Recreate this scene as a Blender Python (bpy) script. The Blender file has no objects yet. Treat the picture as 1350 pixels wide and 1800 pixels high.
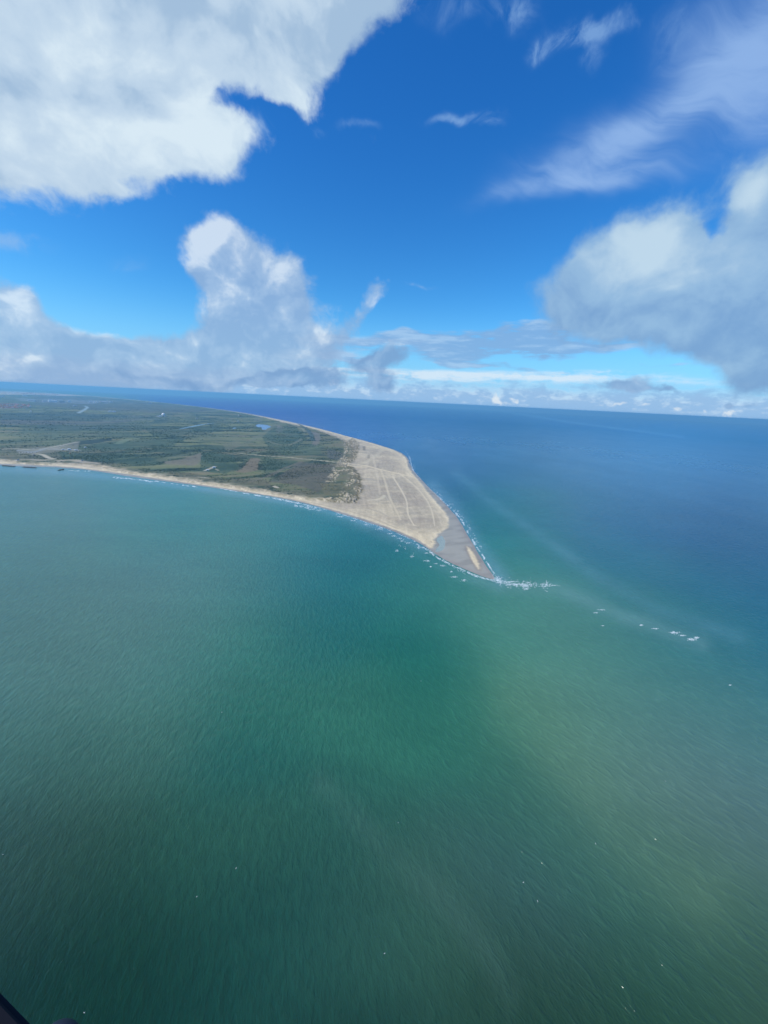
import bpy, bmesh, math, random
import numpy as np
from mathutils import Vector, Matrix
R = math.radians
random.seed(7); rng = np.random.default_rng(11)
sc = bpy.context.scene
COL = sc.collection

# ------------------------------------------------------------------ camera
H = 350.0                       # metres above the sea
RE = 6.371e6                    # the earth is round here
PITCH, ROLL = R(16.15), R(2.8)
FPX, CX, CY = 675.0, 675.0, 900.0
fwd = np.array([0, math.cos(PITCH), -math.sin(PITCH)])
r0 = np.array([1.0, 0, 0]); u0 = np.cross(r0, fwd)
rgt = math.cos(ROLL)*r0 + math.sin(ROLL)*u0
upv = -math.sin(ROLL)*r0 + math.cos(ROLL)*u0
cam_d = bpy.data.cameras.new('camera'); cam = bpy.data.objects.new('camera', cam_d); COL.objects.link(cam)
cam_d.sensor_fit = 'HORIZONTAL'; cam_d.sensor_width = 36; cam_d.lens = 18
cam_d.clip_start = 0.05; cam_d.clip_end = 300000
M3 = Matrix(((rgt[0], upv[0], -fwd[0], 0), (rgt[1], upv[1], -fwd[1], 0), (rgt[2], upv[2], -fwd[2], H), (0, 0, 0, 1)))
cam.matrix_world = M3
sc.camera = cam

def pdir(px, py):
    d = fwd + (px-CX)/FPX*rgt - (py-CY)/FPX*upv
    return d/np.linalg.norm(d)
def ground(px, py, h=0.0):
    """where the ray of a photo pixel meets the curved sea level"""
    d = pdir(px, py); hxy = math.hypot(d[0], d[1])
    a = hxy*hxy/(2*RE); b = d[2]; c = H-h
    disc = b*b-4*a*c
    if disc <= 0: t = -b/(2*a) if b < 0 else 60000.0
    else: t = (-b-math.sqrt(disc))/(2*a)
    t = min(t, 64000.0/max(hxy, 1e-6))
    return d[0]*t, d[1]*t
def zc(x, y): return -(x*x+y*y)/(2*RE)
def azdep(x, y):
    return np.degrees(np.arctan2(x, y)), np.degrees(np.arctan2(H-zc(x, y), np.hypot(x, y)))

# ------------------------------------------------------------------ exposure, sun, world
sc.view_settings.view_transform = 'Standard'; sc.view_settings.look = 'None'
sc.view_settings.exposure = 0.0; sc.view_settings.gamma = 1.0; sc.view_settings.use_curve_mapping = False
SUN_AZ, SUN_EL = R(-112), R(46)          # azimuth from +Y towards +X, so the sun stands to the left and a little behind
sd = np.array([math.sin(SUN_AZ)*math.cos(SUN_EL), math.cos(SUN_AZ)*math.cos(SUN_EL), math.sin(SUN_EL)])
sl = bpy.data.lights.new('sun', 'SUN'); sl.energy = 4.4; sl.angle = R(0.5); sl.color = (1.0, 0.955, 0.88)
so = bpy.data.objects.new('sun', sl); COL.objects.link(so)
so.rotation_euler = Vector(sd).to_track_quat('Z', 'Y').to_euler()
SKY_STRENGTH = 0.1
world = bpy.data.worlds.new('World'); sc.world = world; world.use_nodes = True
world.cycles.sampling_method = 'MANUAL'; world.cycles.sample_map_resolution = 512

class T:
    """a little expression language over shader nodes"""
    nt = None
    def __init__(s, sock): s.s = sock
    @staticmethod
    def math(op, a, b=None, c=None, clamp=False):
        n = T.nt.nodes.new('ShaderNodeMath'); n.operation = op; n.use_clamp = clamp
        for i, v in enumerate((a, b, c)):
            if v is None: continue
            if isinstance(v, T): T.nt.links.new(v.s, n.inputs[i])
            else: n.inputs[i].default_value = v
        return T(n.outputs[0])
    def __add__(a, b): return T.math('ADD', a, b)
    __radd__ = __add__
    def __sub__(a, b): return T.math('SUBTRACT', a, b)
    def __rsub__(a, b): return T.math('SUBTRACT', b, a)
    def __mul__(a, b): return T.math('MULTIPLY', a, b)
    __rmul__ = __mul__
    def clamp(a): return T.math('ADD', a, 0.0, clamp=True)
    def pow(a, b): return T.math('POWER', a, b)
def new(t): return T.nt.nodes.new(t)
def setin(n, k, v):
    if isinstance(v, T): T.nt.links.new(v.s, n.inputs[k])
    else: n.inputs[k].default_value = v
def vmath(op, a, b=None, scale=None):
    n = new('ShaderNodeVectorMath'); n.operation = op
    setin(n, 0, a)
    if b is not None: setin(n, 1, b)
    if scale is not None: setin(n, 'Scale', scale)
    return T(n.outputs['Value'] if op in ('DOT_PRODUCT', 'LENGTH') else n.outputs[0])
def noise(vec, scale, detail=4, rough=0.5, dist=0.0, lac=2.0, out='Factor'):
    n = new('ShaderNodeTexNoise'); setin(n, 'Vector', vec)
    n.inputs['Scale'].default_value = scale; n.inputs['Detail'].default_value = detail
    n.inputs['Roughness'].default_value = rough; n.inputs['Distortion'].default_value = dist; n.inputs['Lacunarity'].default_value = lac
    return T(n.outputs['Color'] if out == 'Color' else n.outputs[0])
def smooth(v, a, b, lo=0.0, hi=1.0):
    n = new('ShaderNodeMapRange'); n.interpolation_type = 'SMOOTHSTEP'
    setin(n, 'Value', v); setin(n, 'From Min', a); setin(n, 'From Max', b); setin(n, 'To Min', lo); setin(n, 'To Max', hi)
    return T(n.outputs[0])
def lin(v, a, b, lo=0.0, hi=1.0):
    n = new('ShaderNodeMapRange'); setin(n, 'Value', v); setin(n, 'From Min', a); setin(n, 'From Max', b); setin(n, 'To Min', lo); setin(n, 'To Max', hi)
    return T(n.outputs[0])
def mixc(f, a, b, mode='MIX'):
    n = new('ShaderNodeMix'); n.data_type = 'RGBA'; n.blend_type = mode; n.clamp_factor = True
    for k, v in ((0, f), (6, a), (7, b)):
        if isinstance(v, T): T.nt.links.new(v.s, n.inputs[k])
        else: n.inputs[k].default_value = v if k == 0 or len(v) == 4 else (*v, 1)
    return T(n.outputs[2])
def scalev(v, xyz): return vmath('MULTIPLY', v, xyz)
def srgb(r, g, b):
    f = lambda c: (c/255/12.92) if c/255 <= 0.04045 else ((c/255+0.055)/1.055)**2.4
    return (f(r), f(g), f(b))

def blob_sum(d, blobs):
    """sum of soft ellipses fixed to directions of the sky; each is (x, y, rx, ry, angle, weight)"""
    tot = None
    for (px, py, rx, ry, ang, w) in blobs:
        c = pdir(px, py)
        ex = np.cross(c, upv); ex /= np.linalg.norm(ex); ey = np.cross(ex, c)
        J = np.zeros((2, 2))
        for k, (dx, dy) in enumerate(((1, 0), (0, 1))):
            dd = pdir(px+dx, py+dy)-c; J[0, k] = dd@ex; J[1, k] = dd@ey
        ca, sa = math.cos(R(ang)), math.sin(R(ang))
        E = np.array([[ca, sa], [-sa, ca]])
        M = np.diag((1/rx, 1/ry))@E@np.linalg.inv(J)
        m1 = M[0, 0]*ex+M[0, 1]*ey; m2 = M[1, 0]*ex+M[1, 1]*ey
        a = vmath('DOT_PRODUCT', d, tuple(m1)); b = vmath('DOT_PRODUCT', d, tuple(m2)); k = vmath('DOT_PRODUCT', d, tuple(c))
        q = T.math('MULTIPLY_ADD', a, a, (1.0-k)*3.0)
        q = T.math('MULTIPLY_ADD', b, b, q)
        g = T.math('EXPONENT', q*-1.0)
        tot = g*w if tot is None else T.math('MULTIPLY_ADD', g, w, tot)
    return tot

def build_world():
    nt = world.node_tree; nt.nodes.clear(); T.nt = nt
    tc = new('ShaderNodeTexCoord'); D = T(tc.outputs['Generated'])
    D = vmath('NORMALIZE', D)
    sky = new('ShaderNodeTexSky'); sky.sky_type = 'NISHITA'; sky.sun_disc = False
    sky.sun_elevation = SUN_EL; sky.sun_rotation = SUN_AZ; sky.altitude = 300; sky.air_density = 1.0; sky.dust_density = 0.3; sky.ozone_density = 2.5
    skyc = T(sky.outputs[0])
    hs = new('ShaderNodeHueSaturation'); hs.inputs['Hue'].default_value = 0.5; hs.inputs['Saturation'].default_value = 1.25; hs.inputs['Value'].default_value = 1.0
    nt.links.new(skyc.s, hs.inputs['Color']); skyc = T(hs.outputs[0])
    z = new('ShaderNodeSeparateXYZ'); nt.links.new(D.s, z.inputs[0]); zz = T(z.outputs[2])
    # the blue of this sky deepens upwards (polarised, clean air over the sea)
    grade = mixc(smooth(zz, 0.0, 0.62), SKY_LOW, SKY_HIGH)
    skyc = mixc(1.0, skyc, grade, 'MULTIPLY')
    K = 1.0/SKY_STRENGTH
    def C(r, g, b, k=1.0):
        c = srgb(r, g, b); return (c[0]*K*k, c[1]*K*k, c[2]*K*k, 1)
    warp = vmath('SUBTRACT', noise(D, 5.0, 3, 0.55, out='Color'), (0.5, 0.5, 0.5))
    Dw = vmath('ADD', D, vmath('SCALE', warp, scale=0.10))
    warp2 = vmath('SUBTRACT', noise(D, 16.0, 4, 0.6, out='Color'), (0.5, 0.5, 0.5))
    Dc = vmath('ADD', Dw, vmath('SCALE', warp2, scale=0.035))
    Df = scalev(D, (1, 1, 5.0))
    sdir = tuple(sd*0.035)

    col = skyc
    # pale haze at the foot of the sky
    col = mixc(smooth(zz, 0.26, 0.0, 0.0, 0.92).pow(1.7), col, C(138, 196, 247))
    # elsewhere overhead and behind: scattered fair-weather cloud, as the frame implies
    n0 = noise(scalev(D, (1, 1, 1.6)), 3.1, 7, 0.58)
    dz = new('ShaderNodeSeparateXYZ'); nt.links.new(D.s, dz.inputs[0])
    inview = smooth(vmath('DOT_PRODUCT', D, tuple(fwd)), 0.50, 0.30)
    a0 = smooth(n0, 0.50, 0.66)*inview*smooth(zz, -0.02, 0.08)
    col = mixc(a0*0.85, col, mixc(smooth(n0, 0.55, 0.8), C(200, 214, 228), C(168, 186, 205)))

    # ---- cirrus veils, upper right
    st = new('ShaderNodeVectorRotate'); st.rotation_type = 'AXIS_ANGLE'; st.inputs['Axis'].default_value = tuple(pdir(1100, 250)); st.inputs['Angle'].default_value = R(-24)
    nt.links.new(Dw.s, st.inputs['Vector']); Dr = T(st.outputs[0])
    ci_n = noise(scalev(Dr, (1, 1, 4.5)), 5.0, 8, 0.60, 0.6)
    ci_s = blob_sum(Dw, CIRRUS)
    ci = smooth(ci_s*(ci_n*1.7-0.05), 0.0, 1.30)
    col = mixc(ci*0.85, col, C(150, 186, 235))
    wn = noise(Dw, 17.0, 8, 0.62, 0.8)
    wi = smooth(blob_sum(Dc, WISPS)*(wn*3.4-1.15), 0.02, 1.1)
    col = mixc(wi*0.55, col, C(150, 190, 235))

    # ---- layers low over the horizon
    ln = noise(vmath('ADD', scalev(D, (1, 1, 9.0)), vmath('SCALE', warp2, scale=0.15)), 5.2, 7, 0.6)
    lay = blob_sum(D, LAYER_PALE)
    col = mixc(smooth(lay*(ln*4.2-1.45), 0.05, 0.95)*0.8, col, C(222, 236, 248))
    ln2 = noise(vmath('ADD', scalev(D, (1, 1, 6.0)), (3.1, 0.7, 1.9)), 7.0, 8, 0.62)
    layg = blob_sum(Dw, LAYER_GREY)
    col = mixc(smooth(layg*(ln2*2.4-0.45), 0.25, 0.62)*0.85, col, mixc(smooth(ln2, 0.45, 0.62), C(132, 175, 222), C(166, 200, 235)))
    # bank of distant cumulus sitting on the horizon
    bn = noise(scalev(D, (1, 1, 2.2)), 26.0, 6, 0.6)
    band = smooth(zz+(bn-0.5)*0.075, 0.066, 0.022)
    col = mixc(band*0.85, col, mixc(smooth(bn+(zz-0.02)*3.0, 0.46, 0.70), C(152, 188, 228), C(206, 225, 244)))
    col = mixc(smooth(zz, 0.018, -0.012)*0.85, col, C(146, 190, 232))
    pn = noise(Dc, 60.0, 5, 0.6)
    pf = smooth(blob_sum(Dc, PUFFS)+(pn-0.5)*1.9, 0.45, 1.05)
    col = mixc(pf*0.85, col, C(226, 236, 244))

    def cumulus(col, blobs, light, scale, amp, t0, t1, dark, mid, bright, lb=0.5, ls=5.0, detail=9, opac=1.0, fa=0.3, stretch=(1, 1, 1.25)):
        S = blob_sum(Dc, blobs)
        N = noise(scalev(Dw, stretch), scale, detail, 0.56, 0.25)*0.8+noise(scalev(Dw, stretch), scale*4.2, 6, 0.6)*0.2
        N2 = noise(scalev(vmath('ADD', Dw, sdir), stretch), scale, 5, 0.5, 0.25)
        F = S+(N-0.5)*amp
        F = F+(noise(Dw, 34.0, 6, 0.65)-0.5)*fa
        al = smooth(F, t0, t1)
        L = blob_sum(Dw, light)
        b = (N-N2)*ls+L+lb+(N-0.5)*0.7+(F-0.6)*0.10
        c = mixc(smooth(b, 0.0, 0.55), dark, mid); c = mixc(smooth(b, 0.45, 1.15), c, bright)
        return mixc(al*opac, col, c), F
    # left bank and its tower
    col, _ = cumulus(col, LEFT_CLOUD, LEFT_LIGHT, 9.0, 1.0, 0.28, 0.72, C(146, 178, 216), C(164, 192, 224), C(218, 232, 245), lb=0.17, ls=3.2, opac=0.84, fa=0.45)
    col, _ = cumulus(col, LOW_GREY, [(300, 600, 300, 40, 0, 0.0)], 12.0, 1.1, 0.34, 0.66, C(124, 163, 208), C(148, 182, 220), C(196, 214, 236), lb=0.15, ls=2.0, opac=0.9)
    # right bank
    col, _ = cumulus(col, RIGHT_CLOUD, RIGHT_LIGHT, 6.5, 0.80, 0.22, 0.80, C(124, 163, 207), C(152, 188, 221), C(196, 220, 236), lb=0.20, ls=1.3, opac=0.93, fa=0.42)
    # great cloud overhead left
    col, _ = cumulus(col, TOP_CLOUD, TOP_LIGHT, 5.2, 1.25, 0.26, 0.86, C(164, 192, 220), C(192, 214, 234), C(218, 235, 246), lb=0.36, ls=2.8, opac=0.985, fa=0.62)
    bg = new('ShaderNodeBackground'); bg.inputs['Strength'].default_value = SKY_STRENGTH
    nt.links.new(col.s, bg.inputs['Color'])
    o = new('ShaderNodeOutputWorld'); nt.links.new(bg.outputs[0], o.inputs['Surface'])

SKY_LOW = (0.66, 1.36, 1.62, 1); SKY_HIGH = (0.38, 1.17, 1.75, 1)
TOP_CLOUD = [(120, 120, 330, 190, 10, 1.15), (60, 250, 200, 80, 8, 0.8), (300, 270, 120, 60, -8, 0.9), (400, 90, 190, 100, -25, 1.0), (190, 325, 60, 28, 15, 0.45),
             (395, 255, 60, 45, -35, 0.6), (560, 60, 120, 85, -30, 0.95), (515, 165, 34, 50, 10, 0.55), (660, 20, 95, 60, -20, 0.6), (-250, 100, 350, 260, 0, 1.2), (200, -150, 500, 140, 0, 1.2),
             (462, 212, 50, 18, 5, -0.6), (405, 192, 26, 14, 10, -0.45), (510, 180, 30, 34, 0, 0.35), (225, 318, 34, 18, 10, -0.4), (705, 40, 70, 60, 0, -0.30), (640, 130, 50, 30, -30, -0.2)]
TOP_LIGHT = [(120, 70, 200, 60, 20, 0.35), (380, 250, 130, 60, -30, 0.45), (150, 240, 200, 60, 0, 0.3), (30, 130, 100, 50, 0, -0.1), (270, 195, 60, 22, 30, -0.4), (620, 60, 110, 80, 0, -0.35), (330, 30, 80, 40, 20, -0.35)]
LEFT_CLOUD = [(375, 440, 62, 50, 0, 1.0), (345, 480, 30, 30, 0, 0.35), (430, 500, 80, 60, 20, 1.0), (500, 510, 55, 60, 10, 0.85), (450, 580, 110, 60, 0, 1.05), (30, 545, 60, 42, 0, 0.9), (60, 618, 150, 48, 5, 0.95),
              (240, 632, 170, 38, 0, 0.95), (380, 636, 160, 44, 0, 0.9), (120, 655, 170, 22, 3, 0.6), (560, 640, 60, 40, 0, 0.45), (-150, 590, 140, 90, 0, 1.0),
              (655, 500, 30, 26, 0, 0.62), (642, 545, 28, 22, -45, 0.46), (606, 582, 38, 20, -35, 0.30), (260, 520, 90, 50, 0, -0.4)]
LEFT_LIGHT = [(350, 420, 50, 34, -10, 0.8), (420, 430, 60, 30, 30, 0.5), (500, 480, 40, 34, 0, 0.5), (400, 480, 70, 60, 0, 0.3), (30, 530, 50, 24, 0, 0.6), (200, 582, 50, 12, 5, 0.8), (345, 590, 30, 12, 0, 0.5), (60, 630, 22, 8, 0, 0.7), (290, 630, 40, 16, 0, 0.4), (655, 485, 30, 15, 0, 0.3), (660, 510, 20, 30, 0, 0.15)]
LOW_GREY = [(540, 668, 80, 20, 3, 0.8), (480, 672, 40, 18, 0, 0.6), (640, 640, 60, 24, 0, 0.62), (690, 625, 36, 34, 0, 0.55), (680, 680, 34, 20, 0, 0.6), (1090, 680, 60, 14, 5, 0.7), (1120, 660, 30, 16, 0, 0.4), (1165, 695, 30, 9, 15, 0.55), (1300, 712, 26, 12, 5, 0.65), (1345, 718, 20, 12, 0, 0.5), (330, 665, 250, 16, 3, 0.6)]
RIGHT_CLOUD = [(1130, 440, 95, 68, -10, 1.0), (1050, 480, 70, 50, -20, 0.8), (1210, 440, 70, 60, 0, 0.85), (1325, 335, 48, 52, 0, 1.0), (1330, 470, 100, 80, 0, 1.1), (1130, 550, 170, 60, 8, 1.0), (1000, 560, 70, 40, 0, 0.5),
               (1290, 590, 120, 66, 15, 1.1), (1330, 660, 70, 40, 20, 0.7), (1500, 480, 160, 190, 0, 1.2), (1265, 395, 22, 30, 0, -0.5)]
RIGHT_LIGHT = [(1140, 420, 90, 50, -10, 0.85), (1325, 320, 50, 45, 0, 0.9), (1180, 480, 120, 60, 0, 0.45), (1040, 460, 60, 30, -20, 0.3), (1300, 440, 70, 40, 0, 0.3), (1330, 600, 150, 80, 20, -0.15)]
CIRRUS = [(1060, 265, 170, 44, -22, 1.0), (950, 338, 100, 20, -14, 0.75), (1120, 310, 110, 26, -10, 0.75), (1200, 190, 150, 60, -28, 0.7), (1290, 90, 130, 90, 0, 0.65), (1330, 250, 90, 90, 0, 0.45), (1450, 100, 200, 200, 0, 0.6)]
WISPS = [(985, 75, 55, 16, -35, 0.9), (1070, 40, 60, 16, -10, 0.9), (940, 100, 20, 26, 0, 0.7), (1050, 80, 12, 34, 10, 0.7), (900, 20, 36, 36, 30, 0.8), (820, 212, 60, 12, 4, 0.95), (868, 228, 26, 10, 15, 0.7), (630, 228, 45, 8, 5, 0.6), (545, 232, 18, 8, 20, 0.7),
         (30, 440, 60, 14, 8, 1.0), (735, 500, 34, 6, 4, 0.7), (215, 470, 26, 20, 0, 0.5), (800, 10, 60, 30, 0, 0.6), (1180, 60, 30, 60, 0, 0.5), (455, 235, 25, 20, 0, 0.7)]
LAYER_PALE = [(800, 664, 150, 8, 2, 1.0), (960, 662, 160, 9, 2, 0.9), (1060, 655, 100, 6, 0, 0.8), (640, 655, 140, 12, 2, 0.8), (700, 605, 110, 12, 3, 0.7), (1180, 668, 150, 8, 3, 0.5), (560, 625, 90, 14, 0, 0.6), (860, 690, 250, 10, 2, 0.5), (100, 668, 200, 8, 2, 0.6)]
LAYER_GREY = [(720, 600, 140, 16, 3, 1.0), (880, 590, 100, 20, -4, 0.9), (960, 612, 130, 12, -3, 0.9), (780, 625, 80, 14, 0, 0.7), (600, 628, 70, 12, 3, 0.8), (1000, 590, 120, 20, 0, 0.7), (560, 600, 60, 20, 0, 0.6), (900, 640, 160, 6, 2, 0.6), (1150, 640, 80, 8, 3, 0.5)]
PUFFS = [(588, 676, 16, 10, 0, 1.0), (865, 700, 12, 8, 30, 0.9), (900, 700, 12, 10, -30, 0.9), (870, 708, 20, 6, 0, 0.7), (1075, 716, 16, 6, 0, 0.8), (1120, 722, 18, 5, 0, 0.7), (1190, 727, 14, 6, 0, 0.8), (1235, 728, 10, 6, 0, 0.8), (1295, 728, 24, 8, 0, 1.0), (1045, 713, 10, 4, 0, 0.6)]
build_world()

# ------------------------------------------------------------------ helpers
def link(name, me, parent=None):
    o = bpy.data.objects.new(name, me); COL.objects.link(o)
    if parent is not None: o.parent = parent
    return o
def tag(o, label=None, cat=None, group=None, kind=None):
    if label: o['label'] = label
    if cat: o['category'] = cat
    if group: o['group'] = group
    if kind: o['kind'] = kind
    return o
def np_mesh(name, V, F, mats, smoothf=False, attrs=None):
    """fast mesh from arrays; F is (n,3) or (n,4)"""
    me = bpy.data.meshes.new(name); n = F.shape[1]
    me.vertices.add(len(V)); me.vertices.foreach_set('co', np.asarray(V, np.float32).ravel())
    me.loops.add(F.size); me.loops.foreach_set('vertex_index', F.astype(np.int32).ravel())
    me.polygons.add(len(F)); me.polygons.foreach_set('loop_start', (np.arange(len(F))*n).astype(np.int32))
    me.polygons.foreach_set('loop_total', np.full(len(F), n, np.int32))
    if smoothf: me.polygons.foreach_set('use_smooth', np.ones(len(F), bool))
    me.update(calc_edges=True)
    for k, (typ, arr) in (attrs or {}).items():
        a = me.attributes.new(k, typ, 'POINT')
        a.data.foreach_set('color' if typ == 'FLOAT_COLOR' else 'value', np.asarray(arr, np.float32).ravel())
    for m in mats: me.materials.append(m)
    return me
def hash2(ix, iy, seed):
    h = (ix.astype(np.int64)*374761393+iy.astype(np.int64)*668265263+seed*1442695041) & 0xffffffff
    h = ((h ^ (h >> 13))*1274126177) & 0xffffffff
    h = (h ^ (h >> 16)) & 0xffffffff
    return h/4294967295.0
def vnoise(x, y, seed=0):
    ix = np.floor(x); iy = np.floor(y); fx = x-ix; fy = y-iy
    fx = fx*fx*fx*(fx*(fx*6-15)+10); fy = fy*fy*fy*(fy*(fy*6-15)+10)
    ix = ix.astype(np.int64); iy = iy.astype(np.int64)
    a = hash2(ix, iy, seed); b = hash2(ix+1, iy, seed); c = hash2(ix, iy+1, seed); d = hash2(ix+1, iy+1, seed)
    return (a*(1-fx)+b*fx)*(1-fy)+(c*(1-fx)+d*fx)*fy
def fbm(x, y, scale, octv=5, seed=0, rough=0.5):
    s = 0; a = 1; t = 0; x = x/scale; y = y/scale
    for o in range(octv):
        ca, sa = math.cos(o*1.1), math.sin(o*1.1)
        s = s+a*vnoise(x*ca-y*sa+o*17.3, x*sa+y*ca-o*9.1, seed+o); t += a; a *= rough; x = x*2.03; y = y*2.03
    return s/t
def sstep(v, a, b):
    t = np.clip((v-a)/(b-a), 0, 1); return t*t*(3-2*t)
def inside(P, x, y):
    c = np.zeros(x.shape, bool); n = len(P)
    for i in range(n):
        x1, y1 = P[i]; x2, y2 = P[(i+1) % n]
        if y1 == y2: continue
        m = ((y1 > y) != (y2 > y)); c ^= m & (x < (x2-x1)*(y-y1)/(y2-y1)+x1)
    return c
def pdist(P, x, y, closed=True):
    d = np.full(x.shape, 1e12); n = len(P)
    for i in range(n if closed else n-1):
        x1, y1 = P[i]; x2, y2 = P[(i+1) % n]; dx, dy = x2-x1, y2-y1; L = dx*dx+dy*dy+1e-9
        t = np.clip(((x-x1)*dx+(y-y1)*dy)/L, 0, 1)
        d = np.minimum(d, (x-x1-t*dx)**2+(y-y1-t*dy)**2)
    return np.sqrt(d)
def sdf(P, x, y):
    return np.where(inside(P, x, y), 1.0, -1.0)*pdist(P, x, y)
def chaikin(P, closed=True, k=2):
    P = [tuple(p) for p in P]
    for _ in range(k):
        Q = [] if closed else [P[0]]
        for i in range(len(P) if closed else len(P)-1):
            a, b = P[i], P[(i+1) % len(P)]
            Q += [(a[0]*.75+b[0]*.25, a[1]*.75+b[1]*.25), (a[0]*.25+b[0]*.75, a[1]*.25+b[1]*.75)]
        if not closed: Q.append(P[-1])
        P = Q
    return P
def G(P): return [ground(*p) for p in P]
def lc(*c): return np.array(srgb(*c))

def material(name, rough=0.8, spec=0.3):
    m = bpy.data.materials.new(name); m.use_nodes = True; T.nt = m.node_tree
    b = m.node_tree.nodes['Principled BSDF']; b.inputs['Roughness'].default_value = rough
    b.inputs['Specular IOR Level'].default_value = spec
    return m, b
def attr(name, color=True):
    n = new('ShaderNodeAttribute'); n.attribute_name = name
    return T(n.outputs['Color'] if color else n.outputs['Fac'])
def link_in(b, k, v): T.nt.links.new(v.s, b.inputs[k])
_mats = {}
def plain(name, rgb, rough=0.75, var=0.12, scale=1.5, metal=0.0):
    """plain painted or natural stuff with a little procedural wear"""
    if name in _mats: return _mats[name]
    m, b = material(name, rough)
    g = new('ShaderNodeNewGeometry'); n = noise(T(g.outputs['Position']), scale, 4, 0.6)
    c = mixc(n, tuple(v*(1-var) for v in rgb), tuple(min(1, v*(1+var)) for v in rgb)); link_in(b, 'Base Color', c)
    b.inputs['Metallic'].default_value = metal
    _mats[name] = m; return m

# ------------------------------------------------------------------ the sea
ALB = 0.80          # albedo per unit of linear picture value under this sun
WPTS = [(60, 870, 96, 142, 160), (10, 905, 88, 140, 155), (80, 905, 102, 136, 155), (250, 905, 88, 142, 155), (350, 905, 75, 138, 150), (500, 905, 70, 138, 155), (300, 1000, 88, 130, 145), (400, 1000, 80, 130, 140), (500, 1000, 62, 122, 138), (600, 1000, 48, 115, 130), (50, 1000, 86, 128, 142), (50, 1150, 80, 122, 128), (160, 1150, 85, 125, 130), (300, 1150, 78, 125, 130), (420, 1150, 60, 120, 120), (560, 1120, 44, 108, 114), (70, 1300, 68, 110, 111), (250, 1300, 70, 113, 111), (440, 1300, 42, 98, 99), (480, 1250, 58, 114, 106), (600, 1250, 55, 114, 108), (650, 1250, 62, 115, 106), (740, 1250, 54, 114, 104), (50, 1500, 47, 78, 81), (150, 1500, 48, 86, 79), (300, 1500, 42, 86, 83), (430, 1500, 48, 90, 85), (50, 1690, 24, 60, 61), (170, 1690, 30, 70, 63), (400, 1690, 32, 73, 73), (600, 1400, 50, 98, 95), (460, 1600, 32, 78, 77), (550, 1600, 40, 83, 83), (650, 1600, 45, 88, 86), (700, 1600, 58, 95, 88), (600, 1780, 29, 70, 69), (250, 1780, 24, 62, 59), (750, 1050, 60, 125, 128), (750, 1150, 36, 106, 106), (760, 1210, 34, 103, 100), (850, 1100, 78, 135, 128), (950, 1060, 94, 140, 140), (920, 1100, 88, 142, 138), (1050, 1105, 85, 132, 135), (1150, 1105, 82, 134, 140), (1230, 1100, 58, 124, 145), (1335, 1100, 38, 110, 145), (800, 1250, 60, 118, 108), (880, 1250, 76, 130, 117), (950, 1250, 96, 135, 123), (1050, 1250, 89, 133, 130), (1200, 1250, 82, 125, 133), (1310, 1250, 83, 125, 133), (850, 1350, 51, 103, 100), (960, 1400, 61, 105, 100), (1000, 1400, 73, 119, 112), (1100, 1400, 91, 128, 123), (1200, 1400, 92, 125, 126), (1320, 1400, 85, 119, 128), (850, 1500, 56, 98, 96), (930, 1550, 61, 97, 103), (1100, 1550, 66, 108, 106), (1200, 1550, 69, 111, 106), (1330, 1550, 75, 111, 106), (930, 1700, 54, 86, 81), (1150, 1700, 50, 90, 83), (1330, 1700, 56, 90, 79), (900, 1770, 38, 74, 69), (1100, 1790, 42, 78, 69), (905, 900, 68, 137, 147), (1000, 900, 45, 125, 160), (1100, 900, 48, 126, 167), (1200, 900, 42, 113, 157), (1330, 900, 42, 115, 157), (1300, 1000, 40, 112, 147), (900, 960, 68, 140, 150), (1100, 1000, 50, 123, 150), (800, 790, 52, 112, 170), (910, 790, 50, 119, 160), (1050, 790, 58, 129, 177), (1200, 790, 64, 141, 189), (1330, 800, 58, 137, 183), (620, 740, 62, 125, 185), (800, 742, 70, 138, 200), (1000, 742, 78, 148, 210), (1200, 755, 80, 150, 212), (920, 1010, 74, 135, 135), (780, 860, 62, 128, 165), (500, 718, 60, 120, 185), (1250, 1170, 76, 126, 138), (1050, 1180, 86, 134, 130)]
WCORR = {}  # sediment and depth tones, with cloud shade and lens darkening painted into them
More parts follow.
